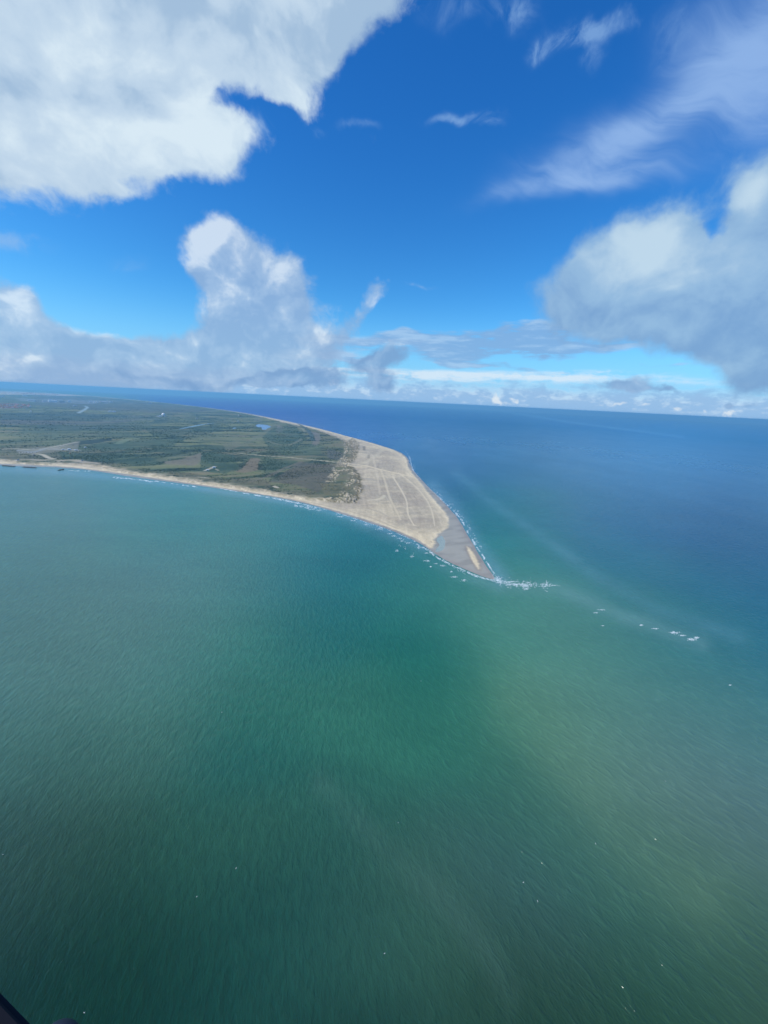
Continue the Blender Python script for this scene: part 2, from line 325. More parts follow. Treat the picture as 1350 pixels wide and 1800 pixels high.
#CORR-BEGIN
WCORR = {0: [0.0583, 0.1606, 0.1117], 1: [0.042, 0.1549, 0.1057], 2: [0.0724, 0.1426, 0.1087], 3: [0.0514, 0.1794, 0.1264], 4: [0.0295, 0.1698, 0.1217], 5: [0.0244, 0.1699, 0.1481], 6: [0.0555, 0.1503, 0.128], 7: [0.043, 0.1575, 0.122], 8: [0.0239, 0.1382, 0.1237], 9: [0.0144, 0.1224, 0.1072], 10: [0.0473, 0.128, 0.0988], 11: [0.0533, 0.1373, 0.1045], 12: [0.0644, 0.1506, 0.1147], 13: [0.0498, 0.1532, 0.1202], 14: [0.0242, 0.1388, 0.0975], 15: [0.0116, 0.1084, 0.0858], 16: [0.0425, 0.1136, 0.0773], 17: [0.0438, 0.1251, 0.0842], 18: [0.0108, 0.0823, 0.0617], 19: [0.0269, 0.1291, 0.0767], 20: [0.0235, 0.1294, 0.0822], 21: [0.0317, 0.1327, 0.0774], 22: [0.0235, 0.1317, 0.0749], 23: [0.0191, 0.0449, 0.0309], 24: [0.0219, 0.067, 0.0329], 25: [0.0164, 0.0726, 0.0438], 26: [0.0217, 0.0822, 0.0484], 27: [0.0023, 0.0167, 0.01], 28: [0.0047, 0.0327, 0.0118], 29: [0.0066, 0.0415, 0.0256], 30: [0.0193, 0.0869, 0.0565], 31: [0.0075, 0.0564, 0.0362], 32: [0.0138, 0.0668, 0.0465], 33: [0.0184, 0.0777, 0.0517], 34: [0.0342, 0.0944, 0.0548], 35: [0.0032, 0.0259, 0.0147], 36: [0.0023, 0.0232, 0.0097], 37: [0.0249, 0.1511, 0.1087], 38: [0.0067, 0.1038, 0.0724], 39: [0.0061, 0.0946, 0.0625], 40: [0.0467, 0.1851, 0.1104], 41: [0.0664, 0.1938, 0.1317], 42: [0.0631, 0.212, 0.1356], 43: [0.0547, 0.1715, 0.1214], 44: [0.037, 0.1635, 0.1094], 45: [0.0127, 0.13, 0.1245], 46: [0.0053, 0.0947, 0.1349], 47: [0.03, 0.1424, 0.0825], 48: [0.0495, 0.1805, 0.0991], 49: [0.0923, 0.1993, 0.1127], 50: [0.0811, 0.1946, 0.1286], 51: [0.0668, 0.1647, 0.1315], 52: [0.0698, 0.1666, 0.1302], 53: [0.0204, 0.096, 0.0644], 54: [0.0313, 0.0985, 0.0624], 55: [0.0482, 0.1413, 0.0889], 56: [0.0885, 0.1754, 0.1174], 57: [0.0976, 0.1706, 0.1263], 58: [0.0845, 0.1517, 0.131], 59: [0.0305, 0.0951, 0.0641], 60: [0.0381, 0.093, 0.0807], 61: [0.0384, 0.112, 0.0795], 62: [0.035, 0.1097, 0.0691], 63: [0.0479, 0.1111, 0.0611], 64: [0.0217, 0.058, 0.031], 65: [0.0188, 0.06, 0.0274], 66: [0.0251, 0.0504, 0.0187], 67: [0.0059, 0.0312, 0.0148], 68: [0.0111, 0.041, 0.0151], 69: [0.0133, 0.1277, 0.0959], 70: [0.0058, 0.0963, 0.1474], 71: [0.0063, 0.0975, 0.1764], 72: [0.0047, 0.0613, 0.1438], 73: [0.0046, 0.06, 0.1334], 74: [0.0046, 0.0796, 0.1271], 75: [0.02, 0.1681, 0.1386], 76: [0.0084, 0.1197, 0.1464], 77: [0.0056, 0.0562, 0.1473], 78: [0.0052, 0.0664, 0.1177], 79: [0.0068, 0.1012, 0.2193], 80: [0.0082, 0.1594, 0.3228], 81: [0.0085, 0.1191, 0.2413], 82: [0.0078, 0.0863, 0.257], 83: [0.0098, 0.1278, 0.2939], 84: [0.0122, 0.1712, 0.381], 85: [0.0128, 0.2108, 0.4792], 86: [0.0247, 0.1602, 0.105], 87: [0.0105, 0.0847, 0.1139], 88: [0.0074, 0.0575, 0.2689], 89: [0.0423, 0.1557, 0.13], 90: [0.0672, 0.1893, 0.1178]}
#CORR-END
def water_color(x, y):
    az, dep = azdep(x, y)
    az = np.clip(az, -70, 70)
    wx = az+(fbm(x, y, 230, 5, 91)-0.5)*5; wy = dep+(fbm(x, y, 230, 5, 92)-0.5)*4*np.clip(dep/25, 0.06, 1)
    num = 0; den = 1e-12
    for i, (px, py, r, g, b) in enumerate(WPTS):
        gx, gy = ground(px, py); a, d = azdep(gx, gy)
        q = ((wx-a)*np.cos(np.radians(np.minimum(dep, 70)))/6.5)**2+((wy-d)/4.6)**2
        w = np.exp(-q*0.75)+1e-7/(q+0.5)**2
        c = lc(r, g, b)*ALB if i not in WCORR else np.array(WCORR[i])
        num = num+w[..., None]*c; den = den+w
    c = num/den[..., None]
    def streak(P, wd, colr, amt, nse=0.5):
        nonlocal c
        Q = [azdep(*ground(*p)) for p in P]
        d = pdist(Q, az, dep, False)/wd
        f = np.exp(-d*d)*amt*(1-nse+nse*2*(fbm(x, y, 60, 4, 33)-0.1))
        c = c*(1-np.clip(f, 0, 1)[..., None])+lc(*colr)*ALB*np.clip(f, 0, 1)[..., None]
    streak([(800, 830), (860, 880), (960, 950), (1050, 1015), (1150, 1070), (1300, 1120)], 0.8, (100, 152, 164), 0.24)
    streak([(760, 860), (800, 900), (835, 960), (880, 1015)], 1.3, (120, 165, 178), 0.45, 0.3)
    streak([(560, 895), (700, 945), (790, 1000), (870, 1030), (980, 1035), (1100, 1085), (1230, 1130)], 1.0, (118, 162, 156), 0.30, 0.7)
    streak([(880, 712+10), (1000, 742), (1200, 768)], 0.12, (105, 170, 215), 0.4, 0.4)
    streak([(900, 1250), (1000, 1330), (1090, 1470), (1230, 1580)], 3.2, (116, 150, 112), 0.18, 0.6)
    streak([(560, 1380), (680, 1500), (850, 1660), (900, 1760)], 1.6, (84, 118, 104), 0.16, 0.9)
    streak([(0, 822), (200, 838), (400, 866), (560, 893), (680, 932), (745, 962)], 0.5, (120, 165, 180), 0.45, 0.3)
    # the lagoon inside the wet flats is thin water over sand
    sp = sdf(POOL, x, y); f = sstep(sp, -22, -6)[..., None]; c = c*(1-f)+lc(160, 172, 160)*0.85*f
    # pale wind streaks and cloudy patches of stirred-up sand
    f = (fbm(x*0.45+y*0.1, y*1.0, 50, 5, 61, 0.6)-0.5)*0.20*sstep(-np.hypot(x, y), -5000, -900)+(fbm(x, y, 300, 4, 62)-0.5)*0.10
    c = c*(1+f[..., None]*np.array([1.15, 1.0, 0.85]))
    return np.clip(c, 0.002, 1)
def make_sea():
    az = np.radians(np.concatenate([np.arange(-62, 62, 0.26), np.arange(62, 298, 3.0)]))
    dep = np.concatenate([np.arange(89.6, 20, -0.5), np.arange(20, 3, -0.12), np.arange(3, 0.9, -0.03)])
    r = np.concatenate([H/np.tan(np.radians(dep)), np.linspace(22800, 72000, 90)])
    A, RR = np.meshgrid(az, r, indexing='ij'); x = (RR*np.sin(A)).ravel(); y = (RR*np.cos(A)).ravel()
    na, nr = A.shape
    i, j = np.meshgrid(np.arange(na), np.arange(nr-1), indexing='ij'); i2 = (i+1) % na
    F = np.stack([i*nr+j, i2*nr+j, i2*nr+j+1, i*nr+j+1], -1).reshape(-1, 4)[:, ::-1]
    V = np.stack([x, y, zc(x, y)], 1)
    V = np.vstack([V, [0, 0, 0]]); k = len(V)-1
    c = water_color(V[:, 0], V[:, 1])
    m, b = material('sea_water', 0.12, 0.5); b.inputs['IOR'].default_value = 1.33
    g = new('ShaderNodeNewGeometry'); P = T(g.outputs['Position'])
    dist = vmath('LENGTH', P)
    def aniso(ang, across, along, det, rough, off, dst=0.0):
        rt = new('ShaderNodeVectorRotate'); rt.rotation_type = 'Z_AXIS'; rt.inputs['Angle'].default_value = R(ang)
        T.nt.links.new(P.s, rt.inputs['Vector'])
        return noise(vmath('ADD', scalev(T(rt.outputs[0]), (1/across, 1/along, 0.02)), (off, off*1.7, 0)), 1.0, det, rough, dst)
    bend = noise(P, 0.0035, 3)
    sx = new('ShaderNodeSeparateXYZ'); T.nt.links.new(P.s, sx.inputs[0]); side = smooth(T(sx.outputs[0])-T(sx.outputs[1])*0.15+(bend-0.5)*120, -110, 150)
    rswell = aniso(-42, 6.2, 15, 3.5, 0.55, 5.0, 0.45); rswell2 = aniso(-34, 3.4, 9, 3, 0.55, 15.0, 0.3)
    mixf = lambda a, b, f: T.math('MULTIPLY_ADD', b-a, f, a)
    swell = aniso(-11, 4.2, 10, 3, 0.55, 3.0, 0.3)
    swell2 = aniso(-4, 7.5, 17, 3, 0.5, 9.0, 0.3)
    chop = aniso(-20, 1.5, 3.6, 2, 0.5, 21.0)
    near = smooth(dist, 4800, 900)
    vnear = smooth(dist, 1500, 300)
    ridge = smooth(rswell, 0.50, 0.74)
    h = mixf(swell*WAVE[0]+swell2*WAVE[1]*(bend+0.3), rswell*0.85+ridge*0.32+rswell2*0.35, side)+chop*vnear*WAVE[2]
    bm = new('ShaderNodeBump'); setin(bm, 'Strength', near*0.85+0.15); bm.inputs['Distance'].default_value = 1.0; setin(bm, 'Height', h)
    T.nt.links.new(bm.outputs[0], b.inputs['Normal'])
    gust = noise(scalev(P, (1, 0.5, 1)), 0.004, 5, 0.6)
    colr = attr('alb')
    # light through turbid water painted into the colour: swell backs lighter, hollows darker
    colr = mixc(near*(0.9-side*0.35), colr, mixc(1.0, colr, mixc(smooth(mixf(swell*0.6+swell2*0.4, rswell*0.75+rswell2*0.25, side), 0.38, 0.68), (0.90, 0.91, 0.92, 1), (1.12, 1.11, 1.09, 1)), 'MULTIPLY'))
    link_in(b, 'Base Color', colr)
    link_in(b, 'Specular IOR Level', lin(dist, 700, 9000, 0.5, 0.16))
    link_in(b, 'Roughness', lin(dist, 300, 9000, 0.16, 0.42)+(gust-0.5)*0.15)
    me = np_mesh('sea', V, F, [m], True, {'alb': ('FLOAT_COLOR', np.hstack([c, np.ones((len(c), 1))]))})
    # close the little hole straight below with a fan
    bmx = bmesh.new(); bmx.from_mesh(me); bmx.verts.ensure_lookup_table()
    for q in range(na):
        f = bmx.faces.new([bmx.verts[q*nr], bmx.verts[k], bmx.verts[((q+1) % na)*nr]]); f.smooth = True
    for f in bmx.faces[-na:]:
        if f.normal.z < 0: f.normal_flip()
    bmx.normal_update(); bmx.to_mesh(me); bmx.free()
    o = link('sea', me); o['kind'] = 'structure'; o['label'] = 'open green and blue sea around the sandy point'
    return o
WAVE = (0.95, 0.9, 0.3)

# ------------------------------------------------------------------ the land
NEAR = [(-420, 808), (-200, 812), (-40, 815), (0, 817), (40, 820), (100, 821), (112, 823), (140, 824), (170, 828), (230, 838), (300, 847), (360, 855), (420, 864), (480, 873), (520, 881), (560, 891), (600, 903), (640, 916), (680, 929), (715, 943), (742, 957),
        (765, 973), (780, 983), (800, 993), (835, 1008), (855, 1016), (873, 1020)]
FAR = [(862, 1004), (848, 985), (832, 957), (820, 936), (807, 913), (792, 896), (776, 878), (757, 860), (744, 846), (728, 830), (721, 818), (719, 808), (711, 799), (695, 791), (670, 783), (640, 774), (600, 764), (570, 755), (540, 748), (510, 741), (480, 735), (450, 729),
       (420, 724), (380, 718.5), (340, 713.5), (300, 709), (250, 704), (200, 699.5), (150, 695), (100, 691.5), (50, 689), (10, 687), (-60, 686), (-200, 680), (-420, 672)]
COAST = G(chaikin(NEAR+FAR))
FARW = G(FAR[:24])
DRY = G(chaikin([(-420, 790), (-60, 813), (0, 815), (100, 819), (170, 826), (300, 845), (420, 862), (520, 879), (600, 900), (680, 926), (715, 940), (740, 953), (752, 963), (760, 965), (767, 960), (764, 950), (767, 943), (779, 934), (789, 926), (790, 912), (786, 904), (774, 890), (757, 871), (743, 852), (725, 832), (717, 820), (716, 808), (708, 799), (690, 790), (640, 775), (570, 756), (510, 742), (450, 730), (380, 719), (300, 709.3), (200, 700), (100, 691.8), (-60, 686), (-420, 672)]))
BAR = G(chaikin([(817, 959), (826, 962), (836, 978), (844, 992), (845, 1001), (840, 1003), (834, 995), (826, 978)]))
POOL = G(chaikin([(763, 969), (772, 971), (784, 962), (783, 948), (777, 940), (768, 945), (766, 950), (771, 956), (770, 962)]))
VEG = G([(-420, 790), (-40, 806), (0, 811), (60, 816.5), (130, 816), (165, 819), (220, 830), (300, 840), (360, 849.5), (420, 858.5), (470, 866), (500, 871), (540, 878), (575, 883), (605, 885), (627, 879), (632, 862), (628, 838), (619, 823), (600, 815), (614, 813), (620, 800), (616, 786), (604, 775), (585, 767), (560, 757), (530, 750), (500, 743.5), (470, 736), (440, 729.2), (400, 722.3), (340, 714.3), (300, 709.6), (200, 700.4), (150, 696.0), (110, 696), (60, 694), (-60, 694), (-420, 680)])
HUMM = G([(620, 770), (632, 780), (628, 805), (616, 816), (632, 835), (636, 862), (628, 885), (596, 885), (560, 880), (600, 872), (612, 850), (616, 832), (600, 830), (585, 850), (574, 850), (590, 822), (606, 800), (604, 780)])
FIELDS = [(([(288, 813), (320, 808), (355, 797), (353, 812), (343, 822), (290, 818)]), (128, 122, 104), 0.8), (([(252, 814), (290, 806), (340, 795), (357, 795), (353, 798), (300, 810), (270, 815)]), (108, 118, 92), 0.6),
          (([(440, 806), (457, 808), (453, 829), (432, 834), (414, 832), (430, 820)]), (130, 118, 96), 0.85), (([(528, 813), (590, 819), (586, 845), (560, 868), (520, 855), (470, 850), (500, 832)]), (98, 96, 84), 0.75),
          (([(575, 790), (606, 798), (606, 811), (576, 808)]), (92, 96, 92), 0.6), (([(560, 852), (600, 850), (618, 860), (600, 878), (570, 872)]), (118, 112, 84), 0.5), (([(400, 842), (470, 846), (480, 860), (430, 852)]), (104, 100, 84), 0.5),
          (([(540, 757), (562, 763), (563, 777), (556, 787), (548, 782), (553, 770), (540, 762)]), (128, 122, 112), 0.75), (([(488, 748), (500, 752), (496, 760), (486, 764), (485, 757)]), (140, 132, 116), 0.7), (([(450, 732), (462, 736), (460, 744), (445, 740)]), (120, 125, 118), 0.4),
          (([(0, 775), (90, 765), (200, 775), (250, 790), (130, 800), (0, 795)]), (78, 98, 82), 0.35), (([(390, 782), (420, 775), (425, 785), (400, 795)]), (122, 122, 100), 0.5), (([(0, 788), (40, 784), (100, 786), (110, 812), (20, 812), (0, 806)]), (112, 110, 88), 0.55),
          (([(480, 790), (560, 782), (566, 800), (500, 803)]), (84, 106, 80), 0.5), (([(112, 782), (140, 776), (160, 775), (200, 771), (196, 776), (160, 782), (125, 785)]), (38, 62, 58), 0.9), (([(478, 838), (496, 842), (490, 850), (470, 848)]), (80, 100, 82), 0.4)]
FIELDS += [([(28, 792), (70, 788), (110, 784), (140, 777), (138, 790), (142, 795), (100, 795), (62, 800), (34, 799)], (150, 146, 130), 0.45), ([(0, 727), (120, 725), (260, 733), (300, 738), (200, 742), (0, 738)], (60, 84, 86), 0.5), ([(0, 738), (160, 741), (250, 739), (180, 748), (0, 748)], (92, 96, 96), 0.6), ([(60, 748), (220, 744), (330, 740), (240, 752), (100, 758)], (72, 94, 84), 0.55),
           ([(60, 692), (200, 703), (300, 712), (380, 722), (300, 727), (160, 722), (60, 712)], (88, 90, 92), 0.45), ([(250, 752), (330, 756), (400, 752), (360, 766), (270, 768)], (60, 86, 70), 0.6), ([(160, 782), (250, 774), (330, 772), (300, 786), (180, 796)], (62, 90, 72), 0.6),
           ([(340, 760), (410, 764), (440, 776), (380, 780), (320, 772)], (104, 112, 86), 0.4), ([(180, 800), (252, 800), (290, 818), (240, 820), (170, 812)], (58, 86, 70), 0.6), ([(355, 797), (412, 800), (420, 822), (396, 836), (350, 830)], (62, 90, 70), 0.6), ([(318, 793), (356, 792), (357, 794), (320, 795.5)], (36, 58, 48), 0.9),  # last strip: shaded tree edge above the tan field, painted dark on the ground
           ([(480, 752), (520, 752), (540, 772), (520, 790), (470, 786), (460, 770)], (60, 90, 74), 0.6), ([(462, 806), (525, 812), (500, 830), (462, 834)], (66, 92, 72), 0.55), ([(60, 755), (220, 758), (240, 768), (80, 772), (0, 768)], (86, 104, 84), 0.5), ([(300, 830), (420, 846), (470, 858), (380, 850), (290, 836)], (96, 98, 78), 0.6)]
FIELDS = [(G(p), c, a) for p, c, a in FIELDS]
LINES = [([(420, 798), (455, 801), (500, 805), (560, 811), (606, 815)], 4.2, (176, 170, 142), 0.95), ([(606, 815), (640, 818), (668, 826), (700, 833), (740, 842)], 5.0, (214, 204, 178), 0.7),
         ([(606, 817), (625, 822), (640, 822)], 10, (200, 190, 165), 0.6), ([(669, 826), (678, 850), (684, 875), (700, 905), (704, 915)], 3, (206, 197, 174), 0.5), ([(690, 838), (703, 858), (716, 882), (716, 905), (728, 925)], 2.5, (214, 206, 184), 0.55), ([(700, 832), (725, 850), (748, 875), (760, 900), (764, 925)], 2.5, (214, 206, 184), 0.45), ([(655, 800), (662, 830), (668, 870)], 3, (206, 198, 178), 0.35),
         ([(648, 880), (670, 878), (675, 872)], 6, (206, 200, 178), 0.5), ([(640, 815), (672, 795), (674, 770)], 7, (196, 190, 170), 0.35), ([(700, 780), (702, 800), (712, 820)], 5, (200, 190, 168), 0.45),
         ([(138, 727), (150, 720), (155, 716), (148, 714)], 16, (150, 172, 176), 0.8), ([(208, 734), (260, 731), (300, 732)], 14, (126, 146, 150), 0.5), ([(185, 741), (230, 740), (300, 737)], 14, (130, 148, 140), 0.5),
         ([(208, 781), (225, 773), (240, 772)], 10, (122, 140, 112), 0.5), ([(0, 791), (30, 790), (60, 793), (90, 788), (120, 782), (138, 778)], 5, (172, 170, 150), 0.75), ([(62, 794), (90, 791.5), (112, 785.5)], 7, (160, 158, 142), 0.45), ([(30, 793), (60, 797), (80, 790)], 4, (150, 158, 158), 0.7),
         ([(60, 800), (75, 800), (85, 806), (95, 808)], 4.5, (190, 182, 158), 0.8), ([(90, 791), (120, 791), (138, 793)], 6, (170, 172, 165), 0.7), ([(105, 812), (130, 810), (145, 814), (170, 816)], 8, (190, 178, 156), 0.6),
         ([(360, 829), (372, 824), (378, 822)], 4, (176, 170, 150), 0.8), ([(28, 812), (50, 809), (70, 812), (90, 810)], 7, (178, 168, 148), 0.6), ([(380, 826), (384, 828)], 3, (170, 165, 145), 0.6), ([(345, 841), (368, 843)], 3, (190, 182, 160), 0.6),
         ([(470, 777), (500, 786), (520, 780), (530, 773)], 7, (128, 130, 108), 0.45), ([(440, 800), (470, 792), (520, 795), (580, 783)], 7, (110, 124, 96), 0.5), ([(440, 850), (475, 838), (510, 820), (530, 813)], 6, (118, 114, 98), 0.55),
         ([(520, 742), (536, 752), (548, 764), (550, 776)], 10, (70, 92, 88), 0.7), ([(505, 745), (530, 753), (536, 760)], 5, (150, 148, 130), 0.5), ([(420, 785), (445, 775), (470, 758), (484, 748)], 16, (112, 120, 98), 0.45), ([(482, 857), (488, 860)], 5, (190, 180, 158), 0.7),
         ([(460, 872), (480, 872), (560, 886), (640, 905), (700, 930)], 3.5, (178, 168, 150), 0.45), ([(620, 893), (660, 897), (680, 908)], 4, (165, 160, 150), 0.35), ([(640, 785), (640, 792)], 5, (110, 108, 100), 0.5), ([(648, 800), (648, 806)], 4, (110, 108, 100), 0.4),
         ([(0, 746), (60, 744), (150, 745)], 20, (96, 108, 120), 0.35), ([(0, 760), (80, 757), (160, 752), (240, 748)], 12, (108, 122, 112), 0.35)]
LINES = [(G(chaikin(p, False)), w, c, a) for p, w, c, a in LINES]
WATERS = [(G(p), c) for p, c in [([(448, 747.5), (455, 745.2), (462, 746.2), (470, 746.8), (478, 750.5), (472, 752.5), (467, 756.5), (460, 755.5), (459, 751.5), (452, 751)], (84, 138, 205)), ([(312, 756), (330, 752), (346, 749.5), (362, 746.5), (383, 742.5), (386, 741.3), (362, 744.8), (340, 748), (318, 753)], (128, 165, 195)),
          ([(408, 752), (415, 751.2), (416, 753.6), (409, 754.2)], (120, 160, 190))]]
TOWN_SAND = G([(10, 687), (60, 689), (105, 692), (130, 694), (115, 696.5), (50, 694), (12, 692)])
TOWN_PALE = G([(30, 700), (110, 702), (200, 705), (190, 710), (110, 710), (30, 705)])
TOWN_RED = G([(-40, 709), (30, 709), (52, 712), (46, 718), (10, 719), (-40, 718)])

def land_eval(x, y):
    """height above the sea and albedo of the land at any place"""
    r = np.hypot(x, y); az, dep = azdep(x, y)
    mpp = r/560*(1+0*r)                                        # metres that one photo pixel spans there
    nz = fbm(x, y, 45, 5, 5)-0.5
    jit = nz*np.clip(r*0.018, 6, 60)
    s_co = sdf(COAST, x, y)+nz*np.clip(r*0.004, 2, 18); s_dry = sdf(DRY, x, y)+(fbm(x, y, 22, 4, 8)-0.5)*9
    s_veg = sdf(VEG, x, y)+jit*1.6; s_pool = sdf(POOL, x, y)+nz*8; s_bar = sdf(BAR, x, y)+nz*5
    dry = np.maximum(sstep(s_dry+(fbm(x, y, 9, 3, 9)-0.5)*6, -4, 8), sstep(s_bar+(fbm(x, y, 9, 3, 9)-0.5)*6, -4, 5)); veg = sstep(s_veg, -6, 22)
    # along-shore coordinate system: old beach ridges run with the outer coast
    ca, sa = math.cos(R(28)), math.sin(R(28)); u = x*ca+y*sa; v = -x*sa+y*ca
    wv = fbm(x, y, 900, 3, 41)*420; rid = fbm(u*0.14+fbm(x, y, 600, 3, 40)*120, v+wv, 120, 4, 3, 0.5)
    rid2 = fbm(u*0.22, v+wv, 46, 4, 14, 0.55)
    patch = fbm(x, y, 330, 5, 23, 0.55)
    fine = fbm(x, y, 14, 4, 31, 0.6)
    # vegetation colours
    g = lc(78, 104, 78)*0.72; g2 = lc(112, 120, 82)*0.80; g3 = lc(128, 120, 94)*0.82; g4 = lc(56, 84, 68)*0.70
    c = g+(g2-g)*sstep(rid, 0.42, 0.66)[..., None]
    c = c+(g3-c)*(sstep(rid2, 0.50, 0.72)*sstep(patch, 0.38, 0.6)*0.85)[..., None]
    c = c+(g4-c)*(sstep(1-rid2, 0.46, 0.60)*sstep(1-patch, 0.40, 0.56)*0.95)[..., None]
    c = c*(0.72+0.50*sstep(rid2*0.5+rid*0.5, 0.38, 0.62))[..., None]
    east = 0.15+sstep(x+0.12*y, -900, 60)*0.5
    c = c+(lc(108, 104, 82)*0.74-c)*(east*sstep(fine*0.5+rid2*0.5, 0.36, 0.6))[..., None]
    for P, colr, a in FIELDS:
        s = sdf(P, x, y)+jit*0.35
        f = sstep(s, -4, 6)*a*(0.8+0.4*rid2); c = c+(lc(*colr)*0.78-c)*np.clip(f, 0, 1)[..., None]
    dn = np.exp(-(np.clip(s_veg, 0, None)/np.clip(r*0.03, 40, 110))**2)*0.75*sstep(-y+x*0.2, -5200, -600); c = c+(lc(120, 114, 90)*0.78-c)*(dn*sstep(fine*0.6+rid2*0.4, 0.30, 0.55))[..., None]
    c = c*(0.70+0.56*fine)[..., None]
    # sand colours
    sand = lc(202, 193, 171)*0.78; sgrey = lc(178, 172, 158)*0.74; spale = lc(226, 216, 190)*0.82
    sn = fbm(x, y, 120, 5, 51, 0.55); sn2 = fbm(u*0.3, v, 16, 4, 52, 0.6)
    sc_ = sgrey+(sand-sgrey)*sstep(sn*0.6+sn2*0.4, 0.36, 0.64)[..., None]
    rim = np.exp(-np.clip(s_dry, 0, None)/np.clip(r*0.016, 12, 70)); sc_ = sc_+(spale-sc_)*(rim*0.9)[..., None]
    inner = sstep(s_dry, 20, 60)*sstep(-s_veg, 5, 40)
    sc_ = sc_+(lc(168, 158, 148)*0.70-sc_)*(inner*sstep(fbm(x, y, 70, 4, 66), 0.45, 0.62)*0.35)[..., None]
    tip = sstep(y, 1150, 800); sc_ = sc_+(lc(216, 204, 174)*0.80-sc_)*(tip*0.5)[..., None]
    dF = pdist(FARW, x, y, False); st1 = fbm(dF, np.hypot(x-200, y-700)*0.10, 9, 4, 74, 0.6); sc_ = sc_*(1+(st1-0.5)*0.34)[..., None]
    bm1 = np.abs(np.mod(s_dry+(fbm(x, y, 60, 3, 71)-0.5)*38, 26)/26-0.5)*2; sc_ = sc_*(1+(sstep(bm1, 0.72, 1.0)*0.10-sstep(1-bm1, 0.8, 1.0)*0.07)*sstep(fbm(x, y, 50, 3, 72), 0.38, 0.6))[..., None]
    sc_ = sc_*(0.88+0.24*fbm(x, y, 6, 4, 70, 0.6))[..., None]
    # beach foredune fringe: marram clumps
    fr = np.exp(-(s_veg/np.clip(r*0.010, 12, 60))**2)*(fbm(x, y, 11, 4, 77, 0.6) > 0.47)
    hm = sstep(sdf(HUMM, x, y)+nz*26, -14, 8)
    hn = fbm(x, y*0.7, 6.5, 2, 15, 0.5); hb = sstep(hn, 0.42, 0.58)*sstep(fbm(x, y, 40, 3, 16), 0.38, 0.52)
    vegf = np.clip(veg*(1-hm*hb*0.95)*(1-0.72*np.exp(-np.clip(s_veg, 0, None)/14)*sstep(fine, 0.42, 0.55)), 0, 1)
    cc = sc_+(c-sc_)*vegf[..., None]
    cc = cc+(lc(118, 112, 82)*0.7-cc)*(np.clip(fr*0.5*(1-vegf)+hm*(1-hb)*0.75*(1-vegf*0.5), 0, 1))[..., None]
    for P, w, colr, a in LINES:
        w = w*np.clip(r/900, 1.0, 2.6)*(1.0 if w < 12 else 0.6); d = pdist(P, x, y, False)+(rid2-0.5)*w*0.6
        f = sstep(w*1.25-d, 0, w*0.8)*min(1, a*1.25); cc = cc+(lc(*colr)*(0.86 if colr[0] > 195 else 0.78)-cc)*f[..., None]
    # town and industry grounds
    for P, colr, a, q in ((TOWN_SAND, (196, 188, 178), 0.8, 60), (TOWN_PALE, (150, 160, 172), 0.55, 60), (TOWN_RED, (150, 112, 104), 0.55, 60)):
        s = sdf(P, x, y); f = sstep(s, -q, q)*a*sstep(fbm(x, y, 90, 4, 81), 0.36, 0.55); cc = cc+(lc(*colr)*0.75-cc)*f[..., None]
    far_sand = np.exp(-np.clip(s_co-r*0.004, 0, None)/np.clip(r*0.006, 6, 70))*sstep(s_co, -8, 4)
    # wet ground: flats beyond the dry edge, dark swash line round everything
    wetm = 1-dry
    wetc = lc(164, 160, 146)*0.78*(0.92+0.16*fbm(x, y, 35, 4, 90))[..., None]
    wetc = wetc*(0.90+0.22*sstep(fbm(u*0.25, v, 18, 4, 93), 0.35, 0.65))[..., None]; wetc = wetc+(lc(158, 148, 140)*0.74-wetc)*(np.exp(-np.clip(s_co, 0, None)/7)*0.9)[..., None]
    cc = np.where((vegf < 0.5)[..., None], cc*np.array([1.07, 1.0, 0.89]), cc)
    out = cc+(wetc-cc)*wetm[..., None]
    near_bar = np.exp(-(np.clip(-s_bar, 0, None)/5)**2)*wetm; out = out+(lc(160, 146, 132)*0.66-out)*(near_bar*0.6)[..., None]
    wet = wetm
    # heights
    h = np.clip(s_co*0.035, -2.0, 0.30)+dry*np.clip(s_dry*0.03, 0, 1.4)
    h = h+dry*(sn-0.5)*0.5*np.clip(s_dry/30, 0, 1)
    h = h+veg*(2.5+(rid-0.4)*9+(rid2-0.5)*3.5+(fine-0.5)*2.6*sstep(r, 5000, 1500))*np.clip(s_veg/40, 0, 1)
    fore = np.exp(-((s_veg-10)/22)**2)*4.5*(0.4+fbm(x, y, 30, 4, 19)); h = h+fore*sstep(s_dry, 8, 25)
    h = h+hm*sstep(s_dry, 8, 25)*(hn-0.36)*8*sstep(fbm(x, y, 40, 3, 16), 0.36, 0.5)
    h = np.where(wetm > 0.5, np.minimum(h, 0.3), h)
    h = h-sstep(s_pool, -2, 6)*0.9*(1-dry)
    for P, colr in WATERS:
        s = sdf(P, x, y)+nz*20; h = np.where(s > -10, h*(1-sstep(s, -14, 10))+0.3*sstep(s, -14, 10), h)
    h = np.where(s_co < -6, -2.0, h)
    return h, np.clip(out, 0.004, 0.9), wet, s_co, vegf

